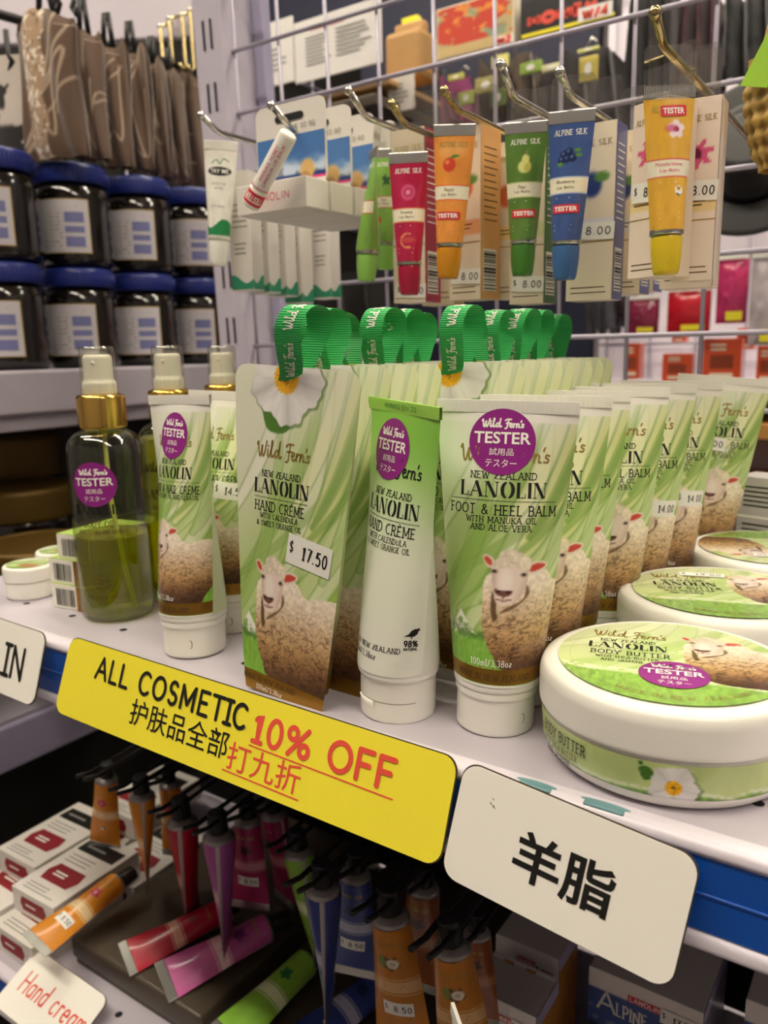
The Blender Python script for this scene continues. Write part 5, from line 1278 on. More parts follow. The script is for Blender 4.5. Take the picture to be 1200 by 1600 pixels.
# ------------------------------------------------------------------ hand cream tubes with a black cap
HCOL = {'orange': ('d98a22', 'ecd2a2'), 'red': ('b50f2e', 'e8b49a'), 'pink': ('c65a9a', 'e8c4c4'), 'violet': ('a8509c', 'd8a0b8'), 'magenta': ('a8285e', 'd8909a'), 'green': ('86b83c', 'dfe6b8'), 'blue': ('2c3f86', 'b8bcd0'), 'coconut': ('c07a24', 'd9b27a'), 'dark': ('8a4a1c', 'a8744a')}
_hc = {}
def hand_meshes(c, turned):
    if (c, turned) in _hc: return _hc[c, turned]
    H, R, L0, L1 = .1, .0105, .019, .093
    body, band = HCOL[c]; W = PI * R / 2; nu, nv = 40, 80
    S, Z = np.meshgrid(np.linspace(-W, W, nu), np.linspace(L0, L1, nv)); x, y = S.ravel() * 1000, Z.ravel() * 1000
    C = np.tile(hx(body), (len(x), 1)) * (.92 + .16 * fbm(x / 6, y / 20, 2))[:, None]
    # stripes of pack colour: light band, small picture, foot line
    C = mixc(C, hx(band), ((y > 52) & (y < 60)) * .95); C = mixc(C, hx(band), ((np.abs(y - 50.8) < .4) | (np.abs(y - 61.2) < .4)) * .8)
    ic = {'orange': 'c2275a', 'red': '7a0a20', 'pink': '7a2f8a', 'violet': '5a1f6a', 'magenta': '4a1030', 'green': '1f6a3a', 'blue': '15224f', 'coconut': '4a2f1c', 'dark': '3a2010'}[c]
    a = np.arctan2(y - 40, x); r = np.hypot(x, y - 40)
    C = mixc(C, hx(ic), (r < 4.2 * (1 + .25 * np.sin(5 * a))) * .9)
    if c == 'coconut': C = mixc(C, hx('e8e0d0'), em(x, y, -1, 40, 3.4, 3.2, .2)); C = mixc(C, hx('7a8a3a'), em(x, y, 5, 39, 2.4, 4, .3)); C = mixc(C, hx('b8b0a0'), em(x, y, -1, 40, 1.8, 1.6, .3))
    if c == 'orange': C = mixc(C, hx('e8b0c0'), (r < 1.2)); C = mixc(C, hx('3a3a30'), em(x, y, 0, 72, 2.2, 2, .2)); C = mixc(C, hx('f0e8d8'), em(x, y, 1, 73, 1.8, 1.4, .3))
    m = M(); v, f = gridf(tube_pt(S, Z, 0, False, R, L0, L1)); m.add((v, f[:, ::-1]) if False else (v, f), 'print_satin', C)
    S2, Z2 = np.meshgrid(np.linspace(-W, W, 20), np.linspace(L0, L1, 24)); v, f = gridf(tube_pt(S2, Z2, 0, True, R, L0, L1))
    C2 = np.tile(hx(body), (len(v), 1)); C2 = mixc(C2, hx('b8b4ac'), np.abs(S2.ravel()) > W * .86); m.add((v, f[:, ::-1]), 'print_satin', C2)
    g = lambda p, q: tube_pt(p, q, .00015, False, R, L0, L1); rt = lambda q: (-q[0] * [1, 1], q[1])
    v, f = stext('ALPINE SILK', .015, .0024, .0003, 0, 0, True); ink(m, (np.stack([-v[:, 0], .028 - v[:, 1]], 1), f), g, 'gold_ink')
    v, f = lines(-.006, .006, -.002, .002, 2, .0007, 3); ink(m, (np.stack([-v[:, 0], .0555 - v[:, 1]], 1), f), g, 'brown_ink')
    v, f = lines(-.007, .007, -.003, .003, 2, .0006, 5); ink(m, (np.stack([-v[:, 0], .066 - v[:, 1]], 1), f), g, 'brown_ink')
    cr = M(); cr.add(box(0, 0, (L1 + H) / 2, 2 * W, .0010, H - L1, .0003), 'silver_foil', smooth=False)
    for k in range(4): cr.add(box(0, -.0006, L1 + .0012 + .0016 * k, 2 * W, .0003, .0007), 'silver_foil', smooth=False)
    ne = M(); ne.add(lathe(smoothprof([(R * 1.0, L0 + .001), (R * 1.02, L0 - .0004), (R * .95, L0 - .002), (R * .62, L0 - .0045), (0, L0 - .0045)], 4, .001), 32), 'silver_neck')
    ca = M(); ca.add(lathe(smoothprof([(0, L0 - .0045), (R * .66, L0 - .0047), (R * .60, .001), (R * .52, 0), (0, 0)], 4, .001), 24), 'black_plastic')
    for k in range(16): a_ = 2 * PI * k / 16; ca.add(rod([(R * .65 * math.cos(a_), R * .65 * math.sin(a_), .0135), (R * .60 * math.cos(a_), R * .60 * math.sin(a_), .002)], .0003, 5), 'black_plastic')
    _hc[c, turned] = [(q.mesh(n), n) for q, n in ((m, 'tube_body'), (cr, 'crimped_end'), (ne, 'neck'), (ca, 'cap'))]
    return _hc[c, turned]
def hand_tube(c, label, capP, endP, yaw, group, price=None):
    ax = endP - capP; L = ax.length
    z = ax.normalized(); fc = Vector((0, 0, 1)) if yaw is None else Vector((math.sin(yaw), -math.cos(yaw), 0)) if np.isscalar(yaw) else Vector(yaw)
    y = -(fc - z * fc.dot(z)).normalized(); x = y.cross(z)
    t = thing('hand_cream_tube', label, 'hand cream tube', capP, Matrix((x, y, z)).transposed().to_euler(), group)
    s = L / .1; t.scale = (s, s, s)
    for me, n in hand_meshes(c, False): o = bpy.data.objects.new(n, me); COL.objects.link(o); o.parent = t
    if price:
        m = M(); fn = lambda a, b, o_: tube_pt(a, b, o_, False, .0105, .019, .093)
        fr = lambda a, b, o_: fn(-a, .146 - b, o_); price_tag(m, fr, 0, .146 - .071, .017, .009, '8.50', -.04); m.build('price_sticker', t)
    return t
HT = 'hand cream tubes hanging under the shelf'
hang = [
 ('orange', (167, 1192), (164, 1326), .348, .45, 'leftmost hanging orange hand cream tube, flower print facing out', None),
 ('orange', (219, 1212), (232, 1378), .338, -.75, 'hanging orange tube turned half edge on, right of the leftmost orange one', None),
 ('orange', (262, 1200), (276, 1338), .365, .3, 'hanging orange tube set back, just left of the red one', None),
 ('red', (280, 1246), (304, 1448), .345, -1.05, 'hanging red hand cream tube with silver seam, edge on', None),
 ('violet', (338, 1268), (357, 1474), .325, -1.0, 'hanging violet pink hand cream tube, edge on above the pink lying tube', None),
 ('magenta', (386, 1250), (392, 1420), .352, .4, 'hanging dark magenta hand cream tube with a price patch, facing out', '8'),
 ('magenta', (424, 1242), (446, 1412), .390, -.3, 'hanging dull red pink tube set back behind the magenta one', None),
 ('green', (462, 1296), (488, 1490), .352, -.7, 'hanging green hand cream tube, slanting left of the blue ones', None),
 ('blue', (502, 1346), (516, 1576), .292, -1.1, 'hanging blue hand cream tube, edge on with a pale seam', None),
 ('blue', (556, 1330), (552, 1524), .326, .35, 'hanging dark blue hand cream tube with a price patch, facing out', '8'),
 ('coconut', (606, 1386), (634, 1640), .290, .30, 'hanging orange coconut hand cream tube with price patch, nearest in the middle', '8'),
 ('dark', (664, 1350), (652, 1546), .340, .2, 'dark orange tube hanging behind, left of the right coconut tube', None),
 ('coconut', (700, 1434), (735, 1690), .272, .45, 'rightmost hanging coconut hand cream tube, beside the grey carton', None),
 ('dark', (745, 1425), (748, 1600), .318, .3, 'dark orange tube hanging behind the rightmost coconut tube', None)]
for c, a, b, y, yw, nm, pr_ in hang:
    hand_tube(c, nm, at(*a, Y=y), at(*b, Y=y), yw, HT, pr_)
LG = 'hand cream tubes lying on the lower shelf'
z1, z2 = TZ + .012, TZ + .004
hand_tube('orange', 'orange hand cream tube lying slanted on the white cartons', at(209, 1362, Z=z1 + .012), at(52, 1478, Z=z2 + .012), (.2,-.35,1), LG, '8')
hand_tube('red', 'red hand cream tube lying on the dark flat box', at(372, 1412, Z=z1), at(193, 1500, Z=z2), (.15,-.3,1), LG)
hand_tube('pink', 'pink hand cream tube lying in front of the red one', at(452, 1432, Z=z1 + .003), at(252, 1536, Z=z2), (.15,-.3,1), LG)
hand_tube('green', 'bright green hand cream tube lying at the bottom edge', at(505, 1480, Z=z1), at(350, 1625, Z=z2), (.1,-.2,1), LG)
hand_tube('blue', 'blue hand cream tube lying beside the green one at the bottom', at(628, 1510, Z=z1), at(462, 1640, Z=z2), (.1,-.2,1), LG)

# black hooks that hold the caps
bar = thing('hook_bar', 'black bar under the shelf that the hand cream hooks are fixed to', 'bar', (0, 0, 0))
m = M(); m.add(box(-.30, .475, -.125, .70, .012, .020, .002), 'black_plastic', smooth=False); m.build('bar', bar); m = M(); m.add(box(-.275, .492, -.142, .68, .008, .262, .001), 'black_plastic', smooth=False); m.build('shade_board', bar)  # black board added behind the bar, standing in for deep shade under the shelf
for k, (c, a, b, y, yw, nm, pr_) in enumerate(hang):
    P = at(*a, Y=y); t = thing('cap_hook', 'black plastic hook holding the ' + nm.split(',')[0].replace('hanging ', ''), 'hook', (P.x, .470, P.z), group='black hooks under the shelf')
    L = .470 - y; m = M()
    for sx in (-.0045, .0045): m.add(rod([(sx, 0, .02), (sx, -.02, .006), (sx, -L - .012, -.004), (sx, -L - .024, -.001)], .0016, 6), 'black_plastic')
    m.build('prongs', t)
    m = M(); m.add(box(0, -.002, .020, .016, .006, .05, .001), 'black_plastic', smooth=False); m.add(rod([(0, -.002, .02), (0, .002, max(.03, -.115 - P.z))], .002, 6), 'black_plastic'); m.build('mount', t)

# ------------------------------------------------------------------ cartons on the lower shelf, left
def salve_carton(label, loc, yaw, W, D, H, red):
    t = thing('salve_carton', label, 'carton', loc, (0, 0, yaw), 'white cartons with red and black labels')
    m = M(); m.add(box(0, 0, H / 2, W, D, H, .0006), 'carton_white', smooth=False); m.build('carton', t)
    m = M(); g = flat_top(H + .0002); g2 = flat_top(H + .0003)
    hexa = lambda cx, cy, w, h: poly2([(cx - w, cy - h), (cx + w, cy - h), (cx + w * 1.2, cy), (cx + w, cy + h), (cx - w, cy + h), (cx - w * 1.2, cy)])
    ink(m, hexa(0, -D * .16, W * .3, D * .12), g, 'print_matte', hx('8a1a24')); ink(m, lines(-W * .2, W * .2, -D * .2, -D * .12, 2, .0016, 2), g2, 'price_paper')
    ink(m, poly2([(-W * .42, D * .2), (W * .42, D * .2), (W * .42, D * .38), (-W * .42, D * .38)]), g, 'black_ink'); ink(m, lines(-W * .32, W * .32, D * .25, D * .33, 1, .002, 2), g2, 'grey_ink')
    ink(m, lines(-W * .35, W * .35, -D * .46, -D * .34, 3, .0009, 2), g2, 'grey_ink'); ink(m, lines(-W * .35, W * .35, 0, D * .15, 3, .0009, 5), g2, 'grey_ink')
    v, f = hexa(0, H * .5, W * .26, H * .28); ink(m, (v, f), flat_front(-D / 2 - .0002), 'print_matte', hx('8a1a24')); ink(m, lines(-W * .18, W * .18, H * .4, H * .6, 1, .0016, 2), flat_front(-D / 2 - .0003), 'price_paper'); m.build('label', t)
    return t
c0 = at(20, 1466, Z=LZ + .02)
W, D, H = .050, .078, .020
spots = [(-.004, .040, 0), (.004, .122, 0), (-.060, .050, 0), (-.050, .134, 0), (-.004, .058, 1), (-.058, .078, 1), (-.046, .162, 1)]
nmz = ['white carton with red hexagon label, bottom front beside the lying orange tube', 'white carton with black strip, bottom rear of the left cartons', 'white carton at the left frame edge, bottom front', 'white carton at the left frame edge, bottom rear', 'white carton with red hexagon label, upper front of the left cartons', 'white carton at the left frame edge, upper layer', 'white carton with black strip, upper rear of the left cartons']
for (dx, dy, lv), nm in zip(spots, nmz): salve_carton(nm, (c0.x + dx, c0.y + dy, LZ + lv * (H + .0004) + .0002), .0 + .03 * lv, W, D, H, True)

# grey topped cartons and the blue picture carton at the right
def flip_carton(label, px, py, zt, W, D, yaw, pic, group, px_red='MANUKA', price='17.50'):
    B = at(px, py, Z=zt); H = zt - LZ
    t = thing('cream_carton', label, 'carton', (B.x, B.y, LZ), (0, 0, yaw), group)
    m = M(); m.add(box(W / 2, D / 2, H / 2, W, D, H, .0008), 'carton_grey', smooth=False)
    m.add(box(W / 2, D - .001, H + .0006, W * .96, .002, .0012), 'carton_white', smooth=False)
    for q in (.28, .62): m.add(box(W * q, D * .93, H + .0004, W * .14, .003, .0010), 'cardboard', smooth=False)
    m.build('carton', t)
    m = M(); n1, n2 = 70, 60; X_, Z_ = np.meshgrid(np.linspace(0, W, n1), np.linspace(0, H, n2)); x, z = X_.ravel(), Z_.ravel(); k = z / H
    if pic == 'alpine':
        C = mixc(np.tile(hx('e4dfd8'), (len(x), 1)), hx('34508e'), (k < .86).astype(float)); C = mixc(C, hx('8f9ab8'), ((k < .7 + .09 * fbm(x * 60, x * 0, 3)) & (k < .86)) * sstep(.45, .6, fbm(x * 120, z * 160, 4)) * .8)
        C = mixc(C, hx('22283f'), (k < .52 + .12 * fbm(x * 40, x * 0, 8)) * .8)
    else:
        C = mixc(np.tile(hx('e4dfd8'), (len(x), 1)), hx('d9752a'), (k < .72 + .1 * np.sin(x / W * 3)).astype(float)); C = mixc(C, hx('e8b04a'), sstep(.4, .6, fbm(x * 90, z * 70, 4)) * (k < .7) * .7)
    v, f = gridf(np.stack([X_, np.full_like(X_, -.0002), Z_], -1)); m.add((v, f), 'print_satin', C, smooth=False); g = flat_front(-.0004); g3 = flat_front(-.0005)
    if pic == 'alpine': ink(m, stext('LPINE', W * .27, .0078, .0010, W * .40, H * .755, True), g, 'price_paper'); ink(m, stext('SILK', W * .24, .0078, .0010, W * .80, H * .755, True), g, 'price_paper'); ink(m, stext('A', .0100, .0125, .0014, W * .17, H * .78), g, 'price_paper')
    ink(m, poly2([(W * .36, H * .855), (W * .66, H * .855), (W * .66, H * .905), (W * .36, H * .905)]), g, 'red_sticker'); ink(m, stext(px_red, W * .26, .0028, .0005, W * .51, H * .88), g3, 'white_ink'); m.build('printed_front', t)
    m = M(); gr = flat_right(W + .0002); ink(m, (np.array([(0, 0), (D, 0), (D, H), (0, H)]), [[0, 1, 2, 3]]), gr, 'print_satin', hx('c98a3a' if pic != 'alpine' else 'a8a4b8')); ink(m, (np.array([(0, H * .9), (D, H * .9), (D, H), (0, H)]), [[0, 1, 2, 3]]), flat_right(W + .0004), 'print_satin', hx('c4bce0')); m.build('side_panel', t)
    m = M(); fn = lambda a, b, o_: np.stack([a, np.full(np.shape(a), -.0006 - o_), b], -1); price_tag(m, fn, W * .80, H * .86, W * .30, .009, price, -.03); m.build('price_sticker', t)
    return t
CG = 'cream cartons at the lower right'
flip_carton('grey topped orange carton in front, beside the hanging coconut tubes', 733, 1540, -.195, .0395, .030, 0, 'orange', CG)
flip_carton('grey topped orange carton behind the front one, under the white sign', 775, 1458, -.194, .0395, .030, 0, 'orange', CG)
flip_carton('blue mountain picture carton with a pink tag and price at the lower right', 921, 1508, -.196, .062, .060, 0, 'alpine', CG, 'LANOLIN')
flip_carton('grey topped carton at the right frame edge, past the dark gap', 1166, 1560, -.190, .062, .060, 0, 'alpine', CG, 'LANOLIN')
dv = thing('gap_darkener', 'black plate added to darken the gap between the two cartons at the lower right', 'darkener', (at(1150, 1560, Y=.262).x, .31, LZ)); m = M(); m.add(box(0, 0, .05, .006, .10, .10, .001), 'black_plastic', smooth=False); m.add(box(0, 0, .002, .02, .10, .004, .0005), 'black_plastic', smooth=False); m.build('darkener', dv)  # upright black plate, added so that the gap between the cartons reads dark
P = at(706, 1552, Y=.215)
cream = thing('cream_tube', 'white tube with an orange edge poking in at the bottom, before the orange carton', 'cream tube', (P.x + .004, .2165, P.z - .146), (0, .10, -.75))
for me, n in ((TUBES['hand'][0], 'tube_body'), (make_crimp('foot').mesh('crimped_end'), 'crimped_end'), (TUBES['hand'][2], 'cap')): pass
S, Z = np.meshgrid(np.linspace(-PI * TR / 2, PI * TR / 2, 30), np.linspace(TL0 + .003, TL1, 40)); m = M()
C = mixc(np.tile(hx('efeadc'), (S.size, 1)), hx('e0822a'), (S.ravel() > .004) & (Z.ravel() < .118))
m.add(gridf(tube_pt(S, Z)), 'print_satin', C); v, f = gridf(tube_pt(S, Z, 0, True)); m.add((v, f[:, ::-1]), 'print_satin', hx('efeadc')); m.build('tube_body', cream)
make_crimp('foot').build('crimped_end', cream); make_cap('foot').build('cap', cream)
# ------------------------------------------------------------------ honey shelves at the left
def lb(py_, D): return at(110, py_, D=D)
J0 = at(112, 330, D=.85); JS = .085; JD, JH = .078, .1035
LX = J0.x + .047
hs_ = thing('honey_shelf', 'grey metal shelf with stacked honey jars, behind the spray bottles', 'shelf', (0, 0, 0))
zt = at(60, 578, X=LX).z
m = M(); m.add(box(LX - .16, .70, zt - .004, .32, .95, .008, .001), 'shelf_grey', smooth=False); m.build('shelf_board', hs_)
m = M(); m.add(box(LX + .004, .70, zt - .021, .010, .95, .042, .003, 3), 'shelf_grey', smooth=False); m.add(box(LX - .004, .70, zt - .050, .008, .95, .016, .002), 'shelf_grey', smooth=False); m.build('front_rail', hs_)
def jar_fn(R): return lambda a, z: np.stack([R * np.sin(a / R), -R * np.cos(a / R), z], -1)
def make_jar():
    R = JD / 2; g = M()
    g.add(lathe(smoothprof([(0, 0), (R - .006, 0), (R, .006), (R, .071), (R - .003, .079), (R - .0075, .083), (R - .0075, .086), (0, .086)], 4, .004), 48), 'jar_dark')
    l = M(); l.add(lathe(smoothprof([(R - .009, .0835), (R - .0025, .0835), (R - .0018, .0865), (R - .0018, .0985), (R - .004, .1025), (R - .008, JH), (0, JH)], 4, .0018), 48), 'lid_blue')
    for k in range(60): a = 2 * PI * k / 60; l.add(rod([((R - .0016) * math.cos(a), (R - .0016) * math.sin(a), .0845), ((R - .0016) * math.cos(a), (R - .0016) * math.sin(a), .097)], .0005, 4), 'lid_blue')
    b = M(); fn = jar_fn(R + .0004); fn2 = jar_fn(R + .0007)
    def patch(a0, a1, z0, z1, mt, f_=fn, n=16, col=None): ink(b, (np.array([(a, z) for a in np.linspace(a0, a1, n) for z in (z0, z1)]), [[2 * i, 2 * i + 2, 2 * i + 3, 2 * i + 1] for i in range(n - 1)]), f_, mt, col)
    patch(-.027, .027, .0125, .066, 'gold_ink'); patch(-.026, .026, .0135, .065, 'print_matte', fn2, 16, hx('b9b4b8'))
    f3 = jar_fn(R + .0010)
    for z0, z1 in ((.043, .053), (.033, .039), (.019, .029)):
        ink(b, (np.array([(a, z) for a in np.linspace(.002, .021, 7) for z in (z0, z1)]), [[2 * i, 2 * i + 2, 2 * i + 3, 2 * i + 1] for i in range(6)]), f3, 'print_matte', hx('6a6d98'))
    ink(b, lines(-.014, -.001, .018, .054, 9, .0014, 3), f3, 'grey_ink'); ink(b, lines(-.016, .018, .057, .061, 1, .0014, 3), f3, 'grey_ink'); ink(b, ribbon2([arc(-.019, .022, .0035, .0035, 0, 360, 16)], [.0008]), f3, 'grey_ink')
    side = M(); fs = jar_fn(R + .0004); fs2 = jar_fn(R + .0007)
    V, Fc = [], []
    for i in range(12):
        a = -.062 + .026 * i / 11; V += [(a, .0125), (a, .066)]
        if i: Fc.append([2 * i - 2, 2 * i, 2 * i + 1, 2 * i - 1])
    ink(side, (np.array(V), Fc), fs, 'print_matte', hx('1f4690')); ink(side, poly2([(-.060, .045), (-.040, .058), (-.040, .066), (-.060, .066)]), fs2, 'print_matte', hx('c9c5c8')); ink(side, poly2([(-.052, .034), (-.045, .032), (-.040, .040), (-.046, .048), (-.053, .044)]), fs2, 'cardboard')
    return [(q.mesh(n), n) for q, n in ((g, 'jar'), (l, 'lid'), (b, 'back_label'), (side, 'front_label'))]
jm = make_jar()
ZJ = zt + .0002
for lv in range(2):
    for k in range(-1, 3 + (lv == 1) + (lv == 0)):
        word = {-1: 'leftmost', 0: 'second', 1: 'third', 2: 'fourth', 3: 'fifth'}[k]
        t = thing('honey_jar', f'{word} dark honey jar from the left with blue lid, ' + ('upper layer of the stack' if lv else 'lower layer on the grey shelf'), 'jar', (J0.x, J0.y + JS * k + .002 * lv, ZJ + lv * (JH + .0003)), (0, 0, .66), 'honey jars with blue lids')
        for me, n in jm: o = bpy.data.objects.new(n, me); COL.objects.link(o); o.parent = t
# lower board with squat dark jars
z2 = at(30, 905, X=LX - .06).z
hs2 = thing('jar_shelf', 'dark lower shelf board under the squat dark jars', 'shelf', (0, 0, 0))
m = M(); m.add(box(LX - .11, .75, z2 - .006, .26, .85, .010, .001), 'tray_brown', smooth=False); m.build('shelf_board', hs2)
def squat(label, px, py, D, R, H):
    P = at(px, py, D=D); t = thing('squat_jar', label, 'jar', (P.x, P.y, z2), group='squat dark jars with dull gold lids')
    m = M(); m.add(lathe(smoothprof([(0, 0), (R * .9, 0), (R, .006), (R, H * .68), (0, H * .68)], 4, .006), 48), 'jar_dark'); m.build('jar', t)
    m = M(); m.add(lathe(smoothprof([(0, H * .66), (R * 1.04, H * .66), (R * 1.05, H * .70), (R * 1.05, H * .96), (R, H), (R * .9, H), (R * .88, H * .985), (0, H * .985)], 4, .003), 48), 'lid_gold_dull')
    m.build('lid', t); return t
hz = at(60, 800, X=LX - .07).z - z2
squat('squat dark jar with gold lid, nearest the small cartons', 62, 860, .74, .052, max(.06, hz))
squat('squat dark jar with gold lid, behind the nearest one', 30, 760, .86, .054, max(.06, hz) * 1.5)
squat('tall dark jar with gold lid at the back, reddish rim', 20, 690, .95, .05, max(.06, hz) * 2.2)
# base board below: grey lip and lavender blue front
zb = at(40, 1112, X=LX + .03)
hb = thing('base_shelf', 'lavender blue fronted base shelf at the lower left', 'shelf', (0, 0, 0))
m = M(); m.add(box(LX - .10, .62, zb.z - .004, .26, .75, .008, .001), 'shelf_grey', smooth=False); m.build('shelf_board', hb)
m = M(); m.add(box(LX + .034, .62, zb.z - .026, .008, .75, .044, .002), 'shelf_lavender', smooth=False); m.build('front_panel', hb); m = M(); m.add(box(LX + .020, .62, (zb.z - .05 - 1.15) / 2, .008, .75, 1.15 + zb.z - .05, .001), 'tray_dark', smooth=False); m.build('shade_sheet', hb)  # black sheet added below the front panel in place of shade

# fabric bags hung above the jars
def bag(label, px, py0, py1, D, w, yaw, lace, seed):
    T, B = at(px, py0, D=D), at(px, py1, D=D); H = T.z - B.z
    t = thing('fabric_bag', label, 'bag', B, (0, 0, yaw), 'brown fabric bags hung in a row')
    m = M(); nu, nv = 60, 70; U, V = np.meshgrid(np.linspace(-1, 1, nu), np.linspace(0, 1, nv))
    wv = w / 2 * (1 + .05 * np.sin(V * 5 + seed) - .10 * sstep(.88, 1, V))
    x = U * wv; dep = .014 * np.sqrt(np.maximum(0, 1 - U ** 6)) * (np.sin(np.clip(V, .01, .99) * PI) ** .35) + .0035 * np.sin(U * 7 + seed + V * 3)
    zz = V * H + .006 * np.sin(U * 3 + seed) * (V > .9)
    X_, Z_ = x.ravel() / w, (V * H).ravel() / w
    rnd = random.Random(seed); C = np.tile(hx('5f4a3b'), (X_.size, 1))
    for q in range(3):
        pts = catmull([(rnd.uniform(-.5, .5), rnd.uniform(0, H / w)) for _ in range(4)], 6); d, _ = cdist(X_, Z_, pts); C = mixc(C, hx('b7a48e'), (1 - sstep(.010, .028, d)) * .85)
    if lace:
        l = sstep(.02, -.02, X_ + .03 * np.sin(Z_ * 9)) * sstep(-.34, -.30, X_); C = mixc(C, hx('a98f74'), l); C = mixc(C, hx('efe6d6'), l * sstep(.5, .62, fbm(X_ * 22, Z_ * 16, 4))); C = mixc(C, hx('5a4436'), l * sstep(.62, .7, fbm(X_ * 26 + 9, Z_ * 26, 6)))
    v, f = gridf(np.stack([x, -dep, zz], -1)); m.add((v, f), 'fabric_print', C); v, f = gridf(np.stack([x, dep + .0005, zz], -1)); m.add((v, f[:, ::-1]), 'fabric_print', C); m.build('body', t)
    m = M(); m.add(rod([(-w * .12, 0, H * .97), (-w * .02, -.003, H + .028), (w * .06, 0, H + .03), (w * .14, 0, H * .97)], .0028, 8), 'black_plastic'); m.build('strap', t)
    return t
bg = [(92, 40, 248, .80, .066, .35, 1), (148, 62, 250, .84, .036, .5, 0), (184, 82, 262, .88, .040, .5, 0), (218, 92, 266, .92, .038, .5, 0), (250, 112, 275, .96, .030, .5, 0), (276, 126, 284, 1.0, .032, .5, 0), (304, 130, 292, 1.04, .036, .5, 0)]
wd_ = ['frontmost', 'second', 'third', 'fourth', 'fifth', 'sixth', 'rearmost']
for k, (a, b, c, d, w, yw, la) in enumerate(bg): bag(f'{wd_[k]} brown swirl print fabric bag in the row' + (', with a cream lace strip' if la else ''), a, b, c, d, w, yw, la, k + 2)
P = at(14, 236, D=.82); t = thing('patterned_cloth', 'white cloth with black brush marks at the left frame edge', 'cloth', P, (0, 0, .3))
m = M(); U, V = np.meshgrid(np.linspace(-.03, .03, 40), np.linspace(0, .088, 60)); C = mixc(np.tile(hx('c9bfb4'), (U.size, 1)), hx('2a2422'), sstep(.56, .6, fbm(U.ravel() * 50, V.ravel() * 40, 5))); C = mixc(C, hx('221c1a'), sstep(.026, .02, V.ravel()) * (fbm(U.ravel() * 70, V.ravel() * 70, 8) > .4))
m.add(gridf(np.stack([U, -.004 * np.cos(U * 60), V], -1)), 'fabric_print', C); v, f = gridf(np.stack([U, .004 * np.cos(U * 60), V], -1)); m.add((v, f[:, ::-1]), 'fabric_print', C); m.build('cloth', t)
# rod and chrome hooks above the bags
P0, P1 = at(-10, 20, D=.80), at(335, 118, D=1.06)
t = thing('hanging_rail', 'dark rail above the bags with chrome swivel hooks below it', 'rail', P0, (0, 0, 0)); m = M(); dv = P1 - P0; m.add(rod([(0, 0, 0), tuple(dv)], .005, 8), 'black_plastic'); m.build('rail', t)
for k, (a, b, d, nm) in enumerate(((14, 98, .80, 'black bag clip at the left frame edge above the white cloth'), (88, 8, .80, 'black bag clip above the lace trimmed bag'), (118, 10, .83, 'black bag clip right of the lace trimmed one'))):
    P = at(a, b, D=d); t = thing('bag_clip', nm, 'clip', P, group='black bag clips'); m = M(); m.add(rod([(0, 0, .03), (0, 0, .008), (.006, 0, 0), (0, 0, -.008), (-.006, 0, 0), (0, 0, .008)], .0028, 8), 'black_plastic'); m.build('clip', t)
for k, (a, b, h) in enumerate(((250, 42, .040), (264, 30, .050), (284, 24, .058), (296, 16, .066))):
    P = at(a, b, D=.98); t = thing('chrome_hook', ['leftmost', 'second', 'third', 'rightmost'][k] + ' gold toned chrome hook left of the slotted upright', 'hook', P, group='chrome hooks by the upright')
    m = M(); m.add(rod([(0, .02, .01), (0, 0, 0), (.002, 0, -h), (.004, -.008, -h - .006), (.004, -.014, -h)], .0024, 8), 'chrome_warm'); m.build('hook_arm', t)
    m = M(); m.add(lathe([(0, -.004), (.004, 0), (0, .004)], 12), 'chrome'); m.build('ball_end', t)
P = at(70, 30, D=1.0); t = thing('shelf_edge_panel', 'pale shelf edge panel in the top left corner', 'panel', P, (0, 0, .55)); m = M(); m.add(box(.06, .01, .01, .28, .012, .07, .002), 'rail_white', smooth=False); m.build('panel', t)
lw = thing('honey_bay_back', 'dark back panel with wire mesh behind the honey jars and bags', 'back panel', (LX - .34, .82, .1)); m = M(); m.add(box(0, 0, -.12, .02, 1.35, 1.5, .002), 'tray_dark' if 'tray_dark' in MATS else 'black_plastic', smooth=False); m.build('panel', lw)
m = M()
for k in range(11): m.add(rod([(.014, -.6 + .12 * k, -.8), (.014, -.7 + .12 * k, .6)], .0024, 6), 'grid_wire')
for k in range(6): m.add(rod([(.018, -.66, -.7 + .25 * k), (.018, .66, -.7 + .25 * k)], .0024, 6), 'grid_wire')
m.build('mesh_wires', lw)

# ------------------------------------------------------------------ goods on the far side of the grid
def slab(name, label, cat, x0, y0, x1, y1, Y, t_, mt, part='panel', yaw=0.0, col=None, group=None, bev=.001):
    A, B = at(x0, y1, Y=Y), at(x1, y0, Y=Y); W, H = B.x - A.x, B.z - A.z
    t = thing(name, label, cat, ((A.x + B.x) / 2, Y, A.z), (0, 0, yaw), group)
    m = M(); m.add(box(0, t_ / 2, H / 2, W, t_, H, min(bev, t_ * .3)), mt, col, smooth=False); m.build(part, t)
    return t, W, H
def face(t, W, H, name, items, off=-.0005):
    m = M()
    for k, (vf, mt, col) in enumerate(items): ink(m, vf, flat_front(off - .0004 * k), mt, col)
    m.build(name, t)
rc = lambda x0, z0, x1, z1: poly2([(x0, z0), (x1, z0), (x1, z1), (x0, z1)])
t, W, H = slab('notice_sheet', 'left white paper sheet seen through the grid, beside the upright', 'paper', 408, 24, 456, 140, .95, .003, 'paper_white'); face(t, W, H, 'writing', [(lines(-W * .2, W * .3, H * .2, H * .6, 5, .0025, 2), 'grey_ink', None)])
t, W, H = slab('notice_sheet', 'large white paper list with red heading and handwritten lines behind the grid', 'paper', 462, -6, 594, 132, .95, .003, 'paper_white')
face(t, W, H, 'writing', [(lines(-W * .3, W * .3, H * .80, H * .88, 1, .006, 2), 'red_ink', None), (lines(-W * .36, -W * .05, H * .22, H * .72, 8, .0018, 5), 'grey_ink', None), (lines(.0, W * .40, H * .26, H * .74, 7, .0020, 9), 'grey_ink', None)])
